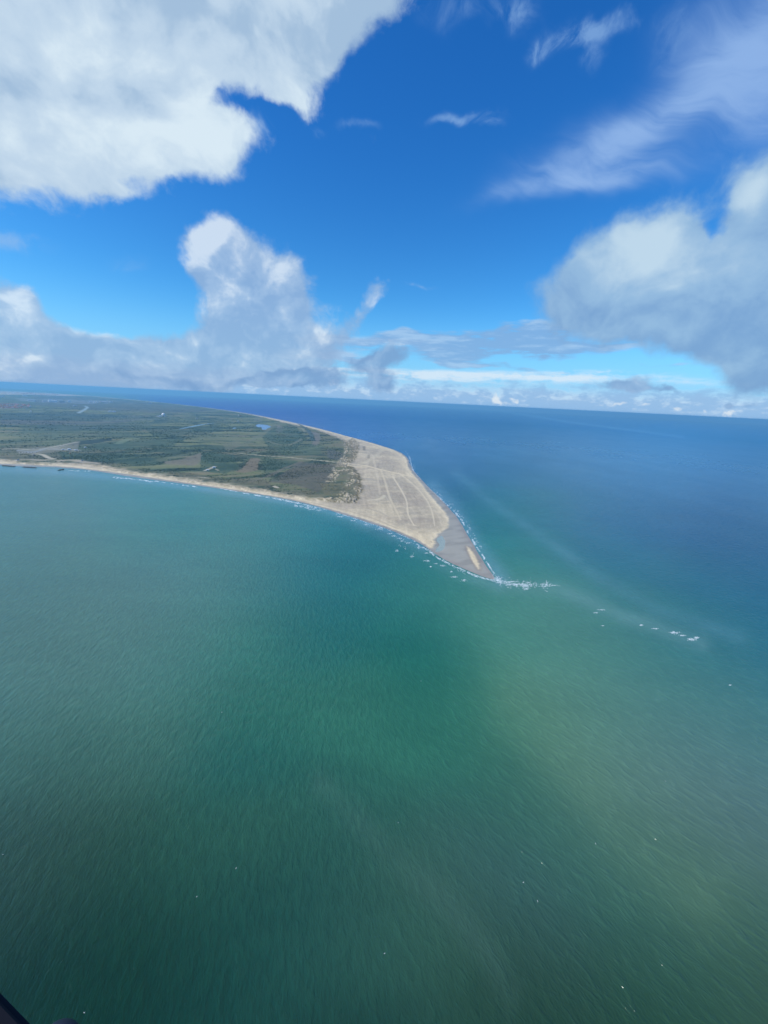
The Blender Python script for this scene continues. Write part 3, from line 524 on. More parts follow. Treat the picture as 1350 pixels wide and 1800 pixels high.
def make_land():
    az = np.radians(np.arange(-62, 18.6, 0.072))
    dep = np.concatenate([np.arange(27.5, 3.2, -0.055), np.arange(3.2, 1.30, -0.022)])
    r = np.concatenate([H/np.tan(np.radians(dep)), np.linspace(15600, 27000, 40)])
    A, RR = np.meshgrid(az, r, indexing='ij'); x = RR*np.sin(A); y = RR*np.cos(A); na, nr = A.shape
    shp = x.shape; x = x.ravel(); y = y.ravel()
    rough_in = sdf(COAST, x, y) > -60
    idx = np.full(len(x), -1); idx[rough_in] = np.arange(rough_in.sum())
    x = x[rough_in]; y = y[rough_in]
    h, c, wet, s_co, vegf = land_eval(x, y)
    # keep the sheet clearly under water further out, so that it never lies in the sea's own plane
    V = np.stack([x, y, zc(x, y)+h], 1)
    i, j = np.meshgrid(np.arange(na-1), np.arange(nr-1), indexing='ij')
    F = np.stack([i*nr+j, i*nr+j+1, (i+1)*nr+j+1, (i+1)*nr+j], -1).reshape(-1, 4)[:, ::-1]
    F = idx[F]; F = F[(F >= 0).all(1)]
    m, b = material('coastal_ground', 0.85, 0.25)
    g = new('ShaderNodeNewGeometry'); P = T(g.outputs['Position'])
    n1 = noise(P, 0.22, 5, 0.6); n2 = noise(P, 0.05, 4, 0.6); w = attr('wet', False)
    base = attr('alb')
    k = mixc(n1, (0.84, 0.84, 0.84, 1), (1.16, 1.16, 1.16, 1)); k = mixc((1.0-w)*0.9+0.1, (1, 1, 1, 1), k)
    link_in(b, 'Base Color', mixc(1.0, base, k, 'MULTIPLY'))
    link_in(b, 'Roughness', mixc(w, (0.9, 0.9, 0.9, 1), (0.45, 0.45, 0.45, 1)))
    bm = new('ShaderNodeBump'); bm.inputs['Distance'].default_value = 0.9; setin(bm, 'Strength', (1.0-w)*0.55); setin(bm, 'Height', n1+n2*2.0)
    T.nt.links.new(bm.outputs[0], b.inputs['Normal'])
    me = np_mesh('sandy_ground', V, F, [m], True, {'alb': ('FLOAT_COLOR', np.hstack([c, np.ones((len(c), 1))])), 'wet': ('FLOAT', wet)})
    o = link('ground', me); o['kind'] = 'structure'; o['label'] = 'low sandy headland of beach, dunes and green heath'
    return o
land = make_land()
sea = make_sea()
def hz(x, y):
    h = land_eval(np.array([float(x)]), np.array([float(y)]))[0][0]
    return max(h, 0)+zc(x, y)
def hz_many(P):
    P = np.array(P, float); h = land_eval(P[:, 0], P[:, 1])[0]; return np.maximum(h, 0)+zc(P[:, 0], P[:, 1])

# ponds: sheets of water lying in their hollows
def pond(P, colr, name, label):
    m, b = material(name+'_water', 0.12, 0.5); b.inputs['Base Color'].default_value = (*[v*0.55 for v in srgb(*colr)], 1)
    g = new('ShaderNodeNewGeometry'); n = noise(T(g.outputs['Position']), 0.15, 4)
    bm = new('ShaderNodeBump'); bm.inputs['Strength'].default_value = 0.3; setin(bm, 'Height', n); T.nt.links.new(bm.outputs[0], b.inputs['Normal'])
    Q = chaikin(P, True, 2); bmx = bmesh.new()
    f = bmx.faces.new([bmx.verts.new((x, y, zc(x, y)+0.9)) for x, y in Q]); 
    if f.normal.z < 0: f.normal_flip()
    bmesh.ops.triangulate(bmx, faces=bmx.faces[:])
    me = bpy.data.meshes.new(name); bmx.to_mesh(me); bmx.free(); me.materials.append(m)
    o = link(name, me); o['kind'] = 'structure'; o['label'] = label
for (P, colr), nm, lb in zip(WATERS, ('pond', 'creek', 'small_pond'), ('bright blue pond among the dunes near the far beach', 'long thin strip of pale water in the heath', 'tiny pale pond in the heath')):
    pond(P, colr, nm, lb)

# ------------------------------------------------------------------ scrub: thousands of low crowns on the heath
def make_scrub():
    n = 90000
    az = np.radians(rng.uniform(-50, 3, n)); dep = rng.uniform(2.2, 14, n); r = H/np.tan(np.radians(dep))
    x = r*np.sin(az); y = r*np.cos(az)
    h, c, wet, s_co, veg = land_eval(x, y)
    lum = c@np.array([.25, .6, .15]); p = np.clip((0.13-lum)/0.05, 0, 1)*(veg > 0.75)*sstep(fbm(x, y, 160, 4, 44), 0.35, 0.6)
    for P, colr in WATERS: p = p*(sdf(P, x, y) < -8)
    keep = rng.uniform(0, 1, n) < p*0.6
    x, y, h, r, c = x[keep], y[keep], h[keep], r[keep], c[keep]; n = len(x)
    bm = bmesh.new(); bmesh.ops.create_icosphere(bm, subdivisions=1, radius=1.0)
    bv = np.array([v.co[:] for v in bm.verts]); bf = np.array([[v.index for v in f.verts] for f in bm.faces]); bm.free()
    s = rng.uniform(1.2, 3.0, n)*np.clip(r/2600, 0.7, 1.5)
    V = bv[None]*(1+rng.uniform(-0.28, 0.28, (n, 12, 1)))
    V = V*np.stack([s*rng.uniform(1, 1.7, n), s*rng.uniform(1, 1.7, n), s*0.75], 1)[:, None]
    V = V+np.stack([x, y, zc(x, y)+np.maximum(h, 0)+s*0.28], 1)[:, None]
    F = (bf[None]+(np.arange(n)*12)[:, None, None]).reshape(-1, 3)
    t = rng.uniform(0, 1, n)[:, None]; cc = (lc(52, 76, 56)*(1-t)+lc(82, 100, 70)*t)*0.62
    cc = np.repeat(cc*0.35+c*0.65, 12, 0)
    m, b = material('scrub_foliage', 0.9, 0.1)
    g = new('ShaderNodeNewGeometry'); nn = noise(T(g.outputs['Position']), 1.2, 4, 0.65)
    link_in(b, 'Base Color', mixc(1.0, attr('alb'), mixc(nn, (0.6, 0.6, 0.6, 1), (1.4, 1.4, 1.4, 1)), 'MULTIPLY'))
    me = np_mesh('scrub', V.reshape(-1, 3), F, [m], False, {'alb': ('FLOAT_COLOR', np.hstack([cc, np.ones((len(cc), 1))]))})
    o = link('scrub', me); tag(o, 'dark green bushes and low trees scattered thickly over the heath', None, None, 'stuff')
    print('scrub', n)
make_scrub()

# ------------------------------------------------------------------ surf
def make_surf():
    """ragged scraps of foam, each a low many-sided mound of broken water"""
    lines = [([(713, 793), (718, 800), (722, 810), (724, 822), (728, 831), (738, 844)], 1.3, 5.0, 1.1), # polyline, half width px, patches per px, size m, name index
        ([(716, 797), (721, 806), (723, 818), (727, 829), (736, 841), (748, 853), (762, 867), (778, 880), (793, 893), (806, 907), (815, 920), (822, 935), (830, 948), (838, 962), (848, 976), (857, 990), (866, 1004), (874, 1016)], 1.5, 5.0, 1.15),
        ([(722, 800), (728, 820), (740, 842), (768, 866), (800, 893), (820, 918), (832, 940), (848, 966)], 3.0, 0.9, 1.1),
        ([(866, 1015), (880, 1022), (900, 1027), (925, 1028), (945, 1028), (968, 1028)], 5.0, 7.5, 0.95), ([(868, 1018), (895, 1026), (930, 1030)], 2.0, 3.0, 1.1), ([(968, 1029), (984, 1029)], 1.0, 1.5, 0.8),
        ([(732, 957), (745, 963), (755, 969), (768, 980), (800, 996), (835, 1012), (868, 1021)], 1.3, 4.0, 1.1), ([(780, 988), (800, 998), (824, 1012)], 3.0, 1.0, 0.9),
        ([(700, 967-10), (712, 963), (728, 973)], 2.0, 1.0, 0.9), ([(500, 882), (540, 890), (580, 902), (620, 914), (660, 928), (700, 944), (728, 957)], 3.5, 0.55, 0.9),
        ([(518, 889), (535, 891), (552, 895)], 2.0, 4.5, 1.4), ([(480, 876), (500, 880), (530, 886), (556, 893)], 0.7, 3.4, 1.2), ([(200, 839), (225, 841), (250, 844), (270, 847)], 0.9, 2.2, 1.7), ([(270, 845), (300, 850), (350, 856)], 0.6, 1.0, 1.8), ([(120, 827), (140, 828), (160, 828)], 0.7, 1.5, 1.8),
        ([(340, 848), (380, 857), (430, 867), (480, 876)], 0.6, 2.0, 1.5), ([(560, 892), (600, 904), (640, 917), (680, 930.5), (715, 944.5), (735, 955)], 0.5, 3.0, 0.8), ([(420, 865.5), (480, 874.5), (520, 882.5), (560, 892.5)], 0.5, 2.5, 1.0)]
    spots = [(644, 922, 8, 2), (670, 929, 8, 3), (686, 938, 6, 2), (692, 942, 5, 2), (702, 947, 7, 2), (706, 951, 4, 2), (718, 954, 8, 2), (736, 962, 8, 2.5), (698, 968, 5, 3), (725, 978, 6, 2.5), (749, 972, 5, 2), (750, 986, 9, 2.5), (766, 991, 4, 1.5), (757, 996, 4, 2), (778, 994, 8, 2),
             (798, 1014, 8, 2.5), (816, 1020, 8, 3), (794, 1005, 4, 2), (1152, 1105, 7, 1.6), (1128, 1099, 5, 2), (1186, 1112, 14, 3), (1216, 1124, 12, 3), (1224, 1121, 7, 3), (1048, 1077, 6, 1.6), (1058, 1072, 10, 1.4), (1200, 1117, 10, 1.5), (925, 1035, 10, 2.5), (902, 1022, 10, 2), (598, 908, 10, 1.4), (560, 897, 8, 1.5), (622, 915, 8, 1.4),
             (1284, 1204, 4, 0.8), (1060, 1100, 4, 0.8)]
    P = []
    for pl, hw, dn, sz in lines:
        for a, b in zip(pl, pl[1:]):
            L = math.hypot(b[0]-a[0], b[1]-a[1])
            for k in range(int(L*dn)):
                t = random.random(); px = a[0]+(b[0]-a[0])*t; py = a[1]+(b[1]-a[1])*t
                cl = float(vnoise(np.array([px/5.0]), np.array([py/5.0]), 3)[0])
                if random.random() > (cl*1.7-0.25): continue
                o = random.gauss(0, 0.55)*hw*(0.5+cl)
                P.append((px+random.uniform(-1, 1), py+o, sz*random.uniform(0.4, 1.4)))
    for px, py, w, hh in spots:
        for k in range(int(w*hh*1.7)+5):
            P.append((px+random.gauss(0, w*0.33), py+random.gauss(0, hh*0.33), random.uniform(0.35, 1.0)))
    V = []; F = []
    n = 7
    for px, py, s in P:
        gx, gy = ground(px, py); ang = random.uniform(-0.35, 0.35)+R(12); k = len(V)
        dist = math.hypot(gx, gy); s *= np.clip(dist/900, 0.7, 1.7)*0.85
        top = 0.10+0.16*random.random()
        for i in range(n):
            a = i/n*2*math.pi; rr = s*random.uniform(0.55, 1.25)
            dx, dy = math.cos(a)*rr*1.9, math.sin(a)*rr*0.9
            x = gx+dx*math.cos(ang)-dy*math.sin(ang); y = gy+dx*math.sin(ang)+dy*math.cos(ang)
            V.append((x, y, zc(x, y)-0.03))
        V.append((gx, gy, zc(gx, gy)+top+0.1))
        for i in range(n): F.append((k+i, k+(i+1) % n, k+n))
    m, b = material('sea_foam', 0.9, 0.2)
    g = new('ShaderNodeNewGeometry'); nn = noise(T(g.outputs['Position']), 0.8, 3)
    link_in(b, 'Base Color', mixc(nn, (0.40, 0.48, 0.50, 1), (0.74, 0.80, 0.82, 1)))
    me = np_mesh('surf_foam', np.array(V), np.array(F), [m], True)
    o = link('surf_foam', me); tag(o, 'broken white surf foam along both shores and off the point', None, None, 'stuff')
    print('foam', len(P))
make_surf()
#PART2
# ------------------------------------------------------------------ things that stand on the land
def span(px, py, h=0.0):
    """metres across one photo pixel there, and the place"""
    x, y = ground(px, py, h); x2, y2 = ground(px+1, py, h)
    d = math.sqrt(x*x+y*y+H*H); a = pdir(px, py); b = pdir(px+1, py)
    return d*math.acos(min(1, float(a@b))), x, y
def empty(name, x, y, z, rz=0.0):
    o = bpy.data.objects.new(name, None); COL.objects.link(o); o.location = (x, y, z); o.rotation_euler = (0, 0, rz); o.empty_display_size = 1; return o
def bm_obj(name, bm, mats, parent=None, smoothf=False):
    me = bpy.data.meshes.new(name); bmesh.ops.recalc_face_normals(bm, faces=bm.faces[:]); bm.to_mesh(me); bm.free()
    for m in mats: me.materials.append(m)
    if smoothf: me.polygons.foreach_set('use_smooth', [True]*len(me.polygons))
    return link(name, me, parent)
def box(bm, x0, x1, y0, y1, z0, z1):
    vs = [bm.verts.new(p) for p in ((x0, y0, z0), (x1, y0, z0), (x1, y1, z0), (x0, y1, z0), (x0, y0, z1), (x1, y0, z1), (x1, y1, z1), (x0, y1, z1))]
    for f in ((0, 1, 2, 3), (4, 5, 6, 7), (0, 1, 5, 4), (1, 2, 6, 5), (2, 3, 7, 6), (3, 0, 4, 7)): bm.faces.new([vs[i] for i in f])
def lathe(bm, prof, n=16, cx=0, cy=0):
    rings = []
    for r, z in prof: rings.append([bm.verts.new((cx+r*math.cos(2*math.pi*i/n), cy+r*math.sin(2*math.pi*i/n), z)) for i in range(n)])
    for a, b in zip(rings, rings[1:]):
        for i in range(n): bm.faces.new((a[i], a[(i+1) % n], b[(i+1) % n], b[i]))
    bm.faces.new(rings[0]); bm.faces.new(rings[-1])
def copy_thing(o, loc=None, rz=None):
    c = o.copy(); COL.objects.link(c)
    for ch in o.children:
        d = ch.copy(); COL.objects.link(d); d.parent = c
        for g in ch.children:
            e = g.copy(); COL.objects.link(e); e.parent = d
    if loc is not None: c.location = loc
    if rz is not None: c.rotation_euler = (0, 0, rz)
    return c
WHITE = plain('white_paint', (0.80, 0.80, 0.78), 0.6, 0.06, 0.2); PALE = plain('pale_render', (0.60, 0.57, 0.50), 0.8, 0.08, 0.2); YELLOW = plain('yellow_render', (0.52, 0.40, 0.20), 0.8, 0.08, 0.2)
TILE = plain('red_tile', (0.36, 0.115, 0.075), 0.8, 0.25, 0.5); SHEET = plain('pale_sheet_roof', (0.66, 0.69, 0.72), 0.45, 0.08, 0.3); DARKROOF = plain('dark_roof', (0.09, 0.09, 0.10), 0.7, 0.2, 0.4)
GLASS = plain('dark_glass', (0.03, 0.04, 0.05), 0.1, 0.1, 1.0); STEEL = plain('grey_steel', (0.45, 0.47, 0.49), 0.45, 0.08, 1.0); ROCK = plain('wet_rock', (0.075, 0.072, 0.070), 0.75, 0.35, 0.7)

def house_proto(name, w, d, hw, hr, wall_m, roof_m, chimney=True):
    t = empty(name, 0, 0, -500)
    b = bmesh.new(); box(b, -w/2, w/2, -d/2, d/2, -1.5, hw)
    vs = [b.verts.new(p) for p in ((-w/2, -d/2, hw), (-w/2, d/2, hw), (-w/2, 0, hw+hr-0.15))]; b.faces.new(vs)
    vs = [b.verts.new(p) for p in ((w/2, -d/2, hw), (w/2, d/2, hw), (w/2, 0, hw+hr-0.15))]; b.faces.new(vs)
    wl = bm_obj('wall', b, [wall_m], t)
    b = bmesh.new(); e = 0.5; th = 0.25
    for s in (-1, 1):
        p = [(-w/2-e, s*(d/2+e), hw-0.2), (w/2+e, s*(d/2+e), hw-0.2), (w/2+e, 0, hw+hr), (-w/2-e, 0, hw+hr)]
        lo = [b.verts.new(q) for q in p]; hi = [b.verts.new((q[0], q[1], q[2]+th)) for q in p]
        b.faces.new(lo); b.faces.new(hi)
        for i in range(4): b.faces.new((lo[i], lo[(i+1) % 4], hi[(i+1) % 4], hi[i]))
    rf = bm_obj('roof', b, [roof_m], t)
    if chimney:
        b = bmesh.new(); box(b, w*0.2, w*0.2+0.8, -0.4, 0.4, hw+hr-0.6, hw+hr+1.3); bm_obj('chimney', b, [TILE], rf)
    nwin = max(2, int(w/3.5))
    b = bmesh.new()
    for s in (-1, 1):
        for k in range(nwin):
            cx = -w/2+(k+0.5)*w/nwin; box(b, cx-0.55, cx+0.55, s*(d/2+0.01)-0.04, s*(d/2+0.01)+0.04, 0.9, 2.1)
    bm_obj('window', b, [GLASS], t)['kind'] = 'stuff'
    return t
def drop(proto, px, py, rz, label, cat, group=None, scale=1.0, first={}):
    x, y = ground(px, py); z = hz(x, y)
    if proto.name not in first: first[proto.name] = 1; o = proto; o.location = (x, y, z); o.rotation_euler = (0, 0, rz)
    else: o = copy_thing(proto, (x, y, z), rz)
    o.scale = (scale,)*3; tag(o, label, cat, group); return o
# the distant town: red-roofed houses to the left
hp = house_proto('house', 14, 8, 4.2, 3.2, YELLOW, TILE); hp2 = house_proto('house', 12, 8, 4.2, 3.2, WHITE, TILE); hp3 = house_proto('house', 13, 8.5, 4.0, 3.0, WHITE, DARKROOF)
random.seed(5)
for k in range(84):
    u = random.random(); px = -20+72*random.random()**0.9; py = 710.2+8.2*random.random(); 
    if px > 30 and py < 711.5: py += 2
    p = random.choice((hp, hp2, hp, hp3)); rz = random.choice((0.2, 1.75))+random.uniform(-0.15, 0.15)
    lb = {hp: 'small yellow house with red tiled roof in the distant town', hp2: 'small white house with red tiled roof in the distant town', hp3: 'small white house with dark roof in the distant town'}[p]
    gp = {hp: 'yellow houses of the distant town', hp2: 'white houses of the distant town', hp3: 'dark roofed houses of the distant town'}[p]
    drop(p, px, py, rz, lb, 'house', gp, random.uniform(1.3, 1.9))
# pale houses by the far harbour beach
hq = house_proto('seaside_house', 16, 10, 7.5, 3.5, PALE, TILE); hq2 = house_proto('seaside_house', 18, 10, 6.5, 3.0, WHITE, SHEET)
for k in range(64):
    px = 14+92*random.random(); py = 689.3+(px-14)*0.034+3.0*random.random()
    p = random.choice((hq, hq2))
    drop(p, px, py, random.uniform(0, 0.5), 'tall pale house in a row behind the farthest beach' if p is hq else 'white house with light roof behind the farthest beach', 'house', 'houses behind the farthest beach' if p is hq else 'white houses behind the farthest beach', random.uniform(1.6, 2.6))
# halls and sheds, each its own shape
def hall(px, py, wpx, depth, hh, wall_m, roof_m, label, name='industrial_hall', cat='hall', rz=0.05, bays=0, base_h=0.0):
    s, x, y = span(px, py); z = hz(x, y); w = wpx*s; hh, depth = (hh*1.8, depth*1.8) if s > 5 else (hh, depth)
    t = empty(name, x, y, z, rz-math.atan2(x, y)); tag(t, label, cat)
    b = bmesh.new(); box(b, -w/2, w/2, -depth/2, depth/2, -2, hh); bm_obj('wall', b, [wall_m], t)
    b = bmesh.new(); n = max(1, int(w/40)) if bays == 0 else bays; bw = (w+1)/n
    for k in range(n):
        x0 = -w/2-0.5+k*bw
        pr = [(x0, hh+0.003), (x0, hh+0.5), (x0+bw/2, hh+0.5+min(4, bw*0.12)), (x0+bw, hh+0.5), (x0+bw, hh+0.003)]
        A = [b.verts.new((p[0], -depth/2-0.5, p[1])) for p in pr]; B = [b.verts.new((p[0], depth/2+0.5, p[1])) for p in pr]
        b.faces.new(A); b.faces.new(B)
        for i in range(5): b.faces.new((A[i], A[(i+1) % 5], B[(i+1) % 5], B[i]))
    bm_obj('roof', b, [roof_m], t)
    b = bmesh.new(); q = max(1, int(w/14))
    for k in range(q):
        cx = -w/2+(k+0.5)*w/q; box(b, cx-1.8, cx+1.8, -depth/2-0.06, -depth/2-0.005, 0, min(3.8, hh*0.6))
    d = bm_obj('gate', b, [DARKROOF], t); d['kind'] = 'stuff'
    return t
HALLS = [(56, 704.6, 15, 40, 9, WHITE, SHEET, 'long low white hall left of the industrial row'), (61, 706.2, 6, 30, 8, PALE, SHEET, 'grey shed in front of the long low white hall'), (78.5, 706.2, 7.5, 40, 11, WHITE, SHEET, 'white hall left of the largest white factory'),
         (93, 707, 15.5, 70, 17, WHITE, SHEET, 'largest white factory in the distant industrial row'), (89, 705.4, 7, 40, 24, WHITE, SHEET, 'taller white block behind the left end of the largest factory'), (109, 707.5, 10, 40, 12, STEEL, DARKROOF, 'dull grey hall right of the largest white factory'),
         (122.5, 706.6, 6, 40, 13, WHITE, SHEET, 'white hall between the two right hand masts'), (159, 707.4, 5, 30, 12, WHITE, SHEET, 'small white hall at the foot of the right hand mast'), (182, 707.8, 12, 40, 9, PALE, SHEET, 'long dull hall right of the two white tanks'),
         (195, 707.6, 6, 30, 12, WHITE, SHEET, 'pale hall at the right end of the industrial row'), (44, 696.4, 8, 50, 14, WHITE, SHEET, 'bright white hall just inland of the farthest beach'), (3, 697.8, 9, 50, 10, WHITE, SHEET, 'white hall at the left picture edge by the far town'),
         (51, 713.8, 6, 24, 6, WHITE, SHEET, 'low white building right of the red roofed houses'), (53, 716.4, 5, 20, 6, PALE, SHEET, 'low pale building under the white one beside the red roofs'), (54.5, 725.3, 2.6, 16, 9, WHITE, SHEET, 'lone small white building on the heath left of the pale runway'),
         (132.5, 714.4, 8, 24, 6, PALE, SHEET, 'pale low building above the pale diagonal track'), (197, 725, 14, 26, 7, WHITE, SHEET, 'long white building alone on the heath left of the dome'), (265, 709.3, 8, 26, 10, WHITE, SHEET, 'far white building near the outer beach left of the dome top'),
         (346, 737.2, 3.5, 14, 5, PALE, SHEET, 'small pale house on the heath between dome and lighthouse')]
for a in HALLS: hall(*a)
NEARB = [(150, 788.7, 3.6, 9, 4.5, WHITE, SHEET, 'lone white house on green scrub right of the car park'), (122, 792.4, 6, 12, 5.5, WHITE, SHEET, 'white building at the right end of the coastal car park'), (111, 792.6, 6, 9, 3.5, PALE, SHEET, 'low pale building left of the white one at the car park'),
         (134, 793.2, 6, 8, 3.2, PALE, SHEET, 'long low pale shed right of the white car park building'), (124, 799, 3, 8, 4, YELLOW, TILE, 'small yellowish house below the car park'), (60, 802, 4, 8, 3.5, PALE, DARKROOF, 'low dark roofed house between car park and beach'),
         (376.5, 824.4, 5, 8, 4, WHITE, SHEET, 'small white house beside the tan field'), (365, 828.6, 5, 7, 3, PALE, SHEET, 'small pale shed below the white house by the tan field'), (32, 812, 5, 8, 4, WHITE, DARKROOF, 'white beach house just behind the left beach'), (145, 812, 4, 7, 3.5, WHITE, DARKROOF, 'small beach house behind the bunker bay')]
for a in NEARB: hall(*a, name='building', cat='building')
# tanks
for px, lb in ((165.7, 'round white storage tank left of its twin'), (170, 'round white storage tank right of its twin')):
    s, x, y = span(px, 708.2); t = empty('storage_tank', x, y, hz(x, y)); tag(t, lb, 'tank', 'twin storage tanks')
    r = 1.5*s; b = bmesh.new(); lathe(b, [(r, -2), (r, 17)], 20); bm_obj('shell', b, [WHITE], t, False)
    b = bmesh.new(); lathe(b, [(r*1.02, 17.01), (r*0.7, 20), (r*0.3, 21.6), (0.3, 22)], 20); bm_obj('roof', b, [WHITE], t, True)
# masts
for px, py, hp_, lb in ((99.3, 706.6, 9.5, 'tall slim mast rising behind the largest white factory'), (129.8, 705.5, 8, 'middle one of three slim masts over the industrial row'), (160.2, 707, 8.5, 'right hand slim mast beside the white tanks')):
    s, x, y = span(px, py); t = empty('radio_mast', x, y, hz(x, y)); tag(t, lb, 'mast', 'slim masts over the industrial row'); hh = hp_*s
    b = bmesh.new(); lathe(b, [(3.2, -2), (1.6, hh*0.6), (1.2, hh)], 8); bm_obj('shaft', b, [STEEL], t)
    b = bmesh.new(); lathe(b, [(3.4, hh*0.7), (3.6, hh*0.71)], 10); lathe(b, [(2.6, hh*0.9), (2.8, hh*0.91)], 10); bm_obj('platform', b, [STEEL], t)
# radome
s, x, y = span(287.6, 733.0); t = empty('radar_dome', x, y, hz(x, y)); tag(t, 'big white ball shaped radar dome above the green heath', 'radome')
r = 3.1*s; b = bmesh.new(); bmesh.ops.create_icosphere(b, subdivisions=4, radius=r); bmesh.ops.translate(b, verts=b.verts, vec=(0, 0, r+0.9*s)); bm_obj('dome', b, [WHITE], t, False)
b = bmesh.new(); lathe(b, [(r*0.62, -2), (r*0.55, 1.3*s)], 12); bm_obj('tower', b, [PALE], t)
b = bmesh.new(); lathe(b, [(r*0.80, 1.15*s), (r*0.80, 1.25*s)], 20); bm_obj('platform', b, [STEEL], t)
hall(282.3, 733.2, 5.5, 18, 7, WHITE, SHEET, 'low white building left of the radar dome', 'building', 'building')
hall(290.6, 733.6, 3.0, 14, 6, PALE, SHEET, 'small pale building at the right foot of the radar dome', 'building', 'building')
hall(277, 733.0, 3.5, 14, 4, PALE, SHEET, 'faint low shed farthest left of the radar dome', 'building', 'building')
# lighthouse
s, x, y = span(419.2, 731.8); t = empty('lighthouse', x, y, hz(x, y)); tag(t, 'tall slender lighthouse tower near the far beach', 'lighthouse'); hh = 4.6*s
LH = plain('grey_white_brick', (0.62, 0.60, 0.56), 0.8, 0.1, 0.5)
b = bmesh.new(); lathe(b, [(4.3, -2), (4.0, 2), (2.9, hh*0.86)], 20); bm_obj('tower', b, [LH], t, False)
b = bmesh.new(); lathe(b, [(3.9, hh*0.86), (4.1, hh*0.875)], 20); bm_obj('gallery', b, [LH], t)
b = bmesh.new(); lathe(b, [(2.0, hh*0.876), (2.0, hh*0.95)], 12); ln = bm_obj('lantern', b, [GLASS], t)
b = bmesh.new(); lathe(b, [(2.3, hh*0.95), (1.4, hh*0.985), (0.2, hh)], 12); bm_obj('roof', b, [DARKROOF], ln)
hall(423.2, 732.0, 3, 10, 6, YELLOW, TILE, 'keeper house with red roof beside the lighthouse', 'building', 'building')
hall(419, 742, 3.2, 10, 4, PALE, SHEET, 'small pale house below the lighthouse', 'building', 'building')

# breakwaters of dark boulders lying off the left beach
bmr = bmesh.new(); bmesh.ops.create_icosphere(bmr, subdivisions=1, radius=1.0); rv = np.array([v.co[:] for v in bmr.verts]); rf_ = np.array([[v.index for v in f.verts] for f in bmr.faces]); bmr.free()
for (a, c, lb) in (((3, 818.7), (27, 820.4), 'dark rock breakwater nearest the left picture edge'), ((40.5, 821.2), (64, 822.8), 'long dark rock breakwater just off the left beach'), ((102.5, 827.2), (112, 825.2), 'short dark rock breakwater standing off alone')):
    x0, y0 = ground(*a); x1, y1 = ground(*c); L = math.hypot(x1-x0, y1-y0); n = int(L*3.2)
    tt = rng.uniform(0, 1, n); cr = rng.normal(0, 2.2, n); dx, dy = (x1-x0)/L, (y1-y0)/L
    zz = 2.7*np.exp(-(cr/3.0)**2)*np.clip(np.minimum(tt, 1-tt)*12, 0.2, 1)-0.6
    S = rng.uniform(0.9, 1.9, n); V = rv[None]*(1+rng.uniform(-0.25, 0.25, (n, 12, 1)))*S[:, None, None]
    V = V+np.stack([tt*L*dx-cr*dy, tt*L*dy+cr*dx, zz], 1)[:, None]
    me = np_mesh('boulders', V.reshape(-1, 3), (rf_[None]+(np.arange(n)*12)[:, None, None]).reshape(-1, 3), [ROCK])
    t = empty('breakwater', x0, y0, zc(x0, y0)); tag(t, lb, 'breakwater', 'rock breakwaters off the left beach'); o = link('boulders', me, t); o['kind'] = 'stuff'

# cars in the coastal car park
def car_proto(m):
    t = empty('parked_car', 0, 0, -500)
    b = bmesh.new(); pr = [(-2.1, 0.35), (-2.1, 0.85), (-1.9, 0.95), (-1.5, 1.42), (0.4, 1.45), (1.1, 0.95), (2.0, 0.82), (2.15, 0.6), (2.1, 0.35)]
    for yy in (0,):
        A = [b.verts.new((p[0], -0.85+(0.12 if p[1] > 1.2 else 0), p[1])) for p in pr]; B = [b.verts.new((p[0], 0.85-(0.12 if p[1] > 1.2 else 0), p[1])) for p in pr]
        b.faces.new(A); b.faces.new(B[::-1])
        for i in range(len(pr)): b.faces.new((A[i], A[(i+1) % len(pr)], B[(i+1) % len(pr)], B[i]))
    bm_obj('body', b, [m], t)
    b = bmesh.new(); box(b, -1.45, 0.5, -0.872, 0.872, 1.0, 1.32); bm_obj('side_window', b, [GLASS], t)
    for sx in (-1.3, 1.35):
        for sy in (-0.8, 0.8):
            b = bmesh.new(); lathe(b, [(0.33, -0.11), (0.33, 0.11)], 12); bmesh.ops.rotate(b, verts=b.verts, matrix=Matrix.Rotation(math.pi/2, 3, 'X')); bmesh.ops.translate(b, verts=b.verts, vec=(sx, sy, 0.33)); bm_obj('wheel', b, [GLASS], t)
    return t
cars = [(car_proto(plain('car_white', (0.8, 0.8, 0.8), 0.25)), 'small white car parked in the coastal car park', 'white parked cars'), (car_proto(plain('car_silver', (0.5, 0.52, 0.54), 0.25)), 'small silver car parked in the coastal car park', 'silver parked cars'), (car_proto(plain('car_dark', (0.04, 0.05, 0.07), 0.25)), 'small dark car parked in the coastal car park', 'dark parked cars')]
used = set()
for a, c, n in (((32, 797.2), (66, 797.6), 26), ((34, 798.2), (64, 798.6), 22), ((57, 790.2), (70, 788.6), 12), ((96, 789), (118, 784), 12)):
    x0, y0 = ground(*a); x1, y1 = ground(*c); ang = math.atan2(y1-y0, x1-x0)
    for k in range(n):
        if random.random() < 0.15: continue
        f = (k+random.uniform(0.1, 0.3))/n; x, y = x0+(x1-x0)*f, y0+(y1-y0)*f; i = random.choice((0, 0, 1, 1, 2)); p, lb, gp = cars[i]
        o = p if i not in used else copy_thing(p); used.add(i)
        o.location = (x, y, hz(x, y)+0.3); o.rotation_euler = (0, 0, ang+math.pi/2+random.uniform(-0.05, 0.05)); tag(o, lb, 'car', gp)

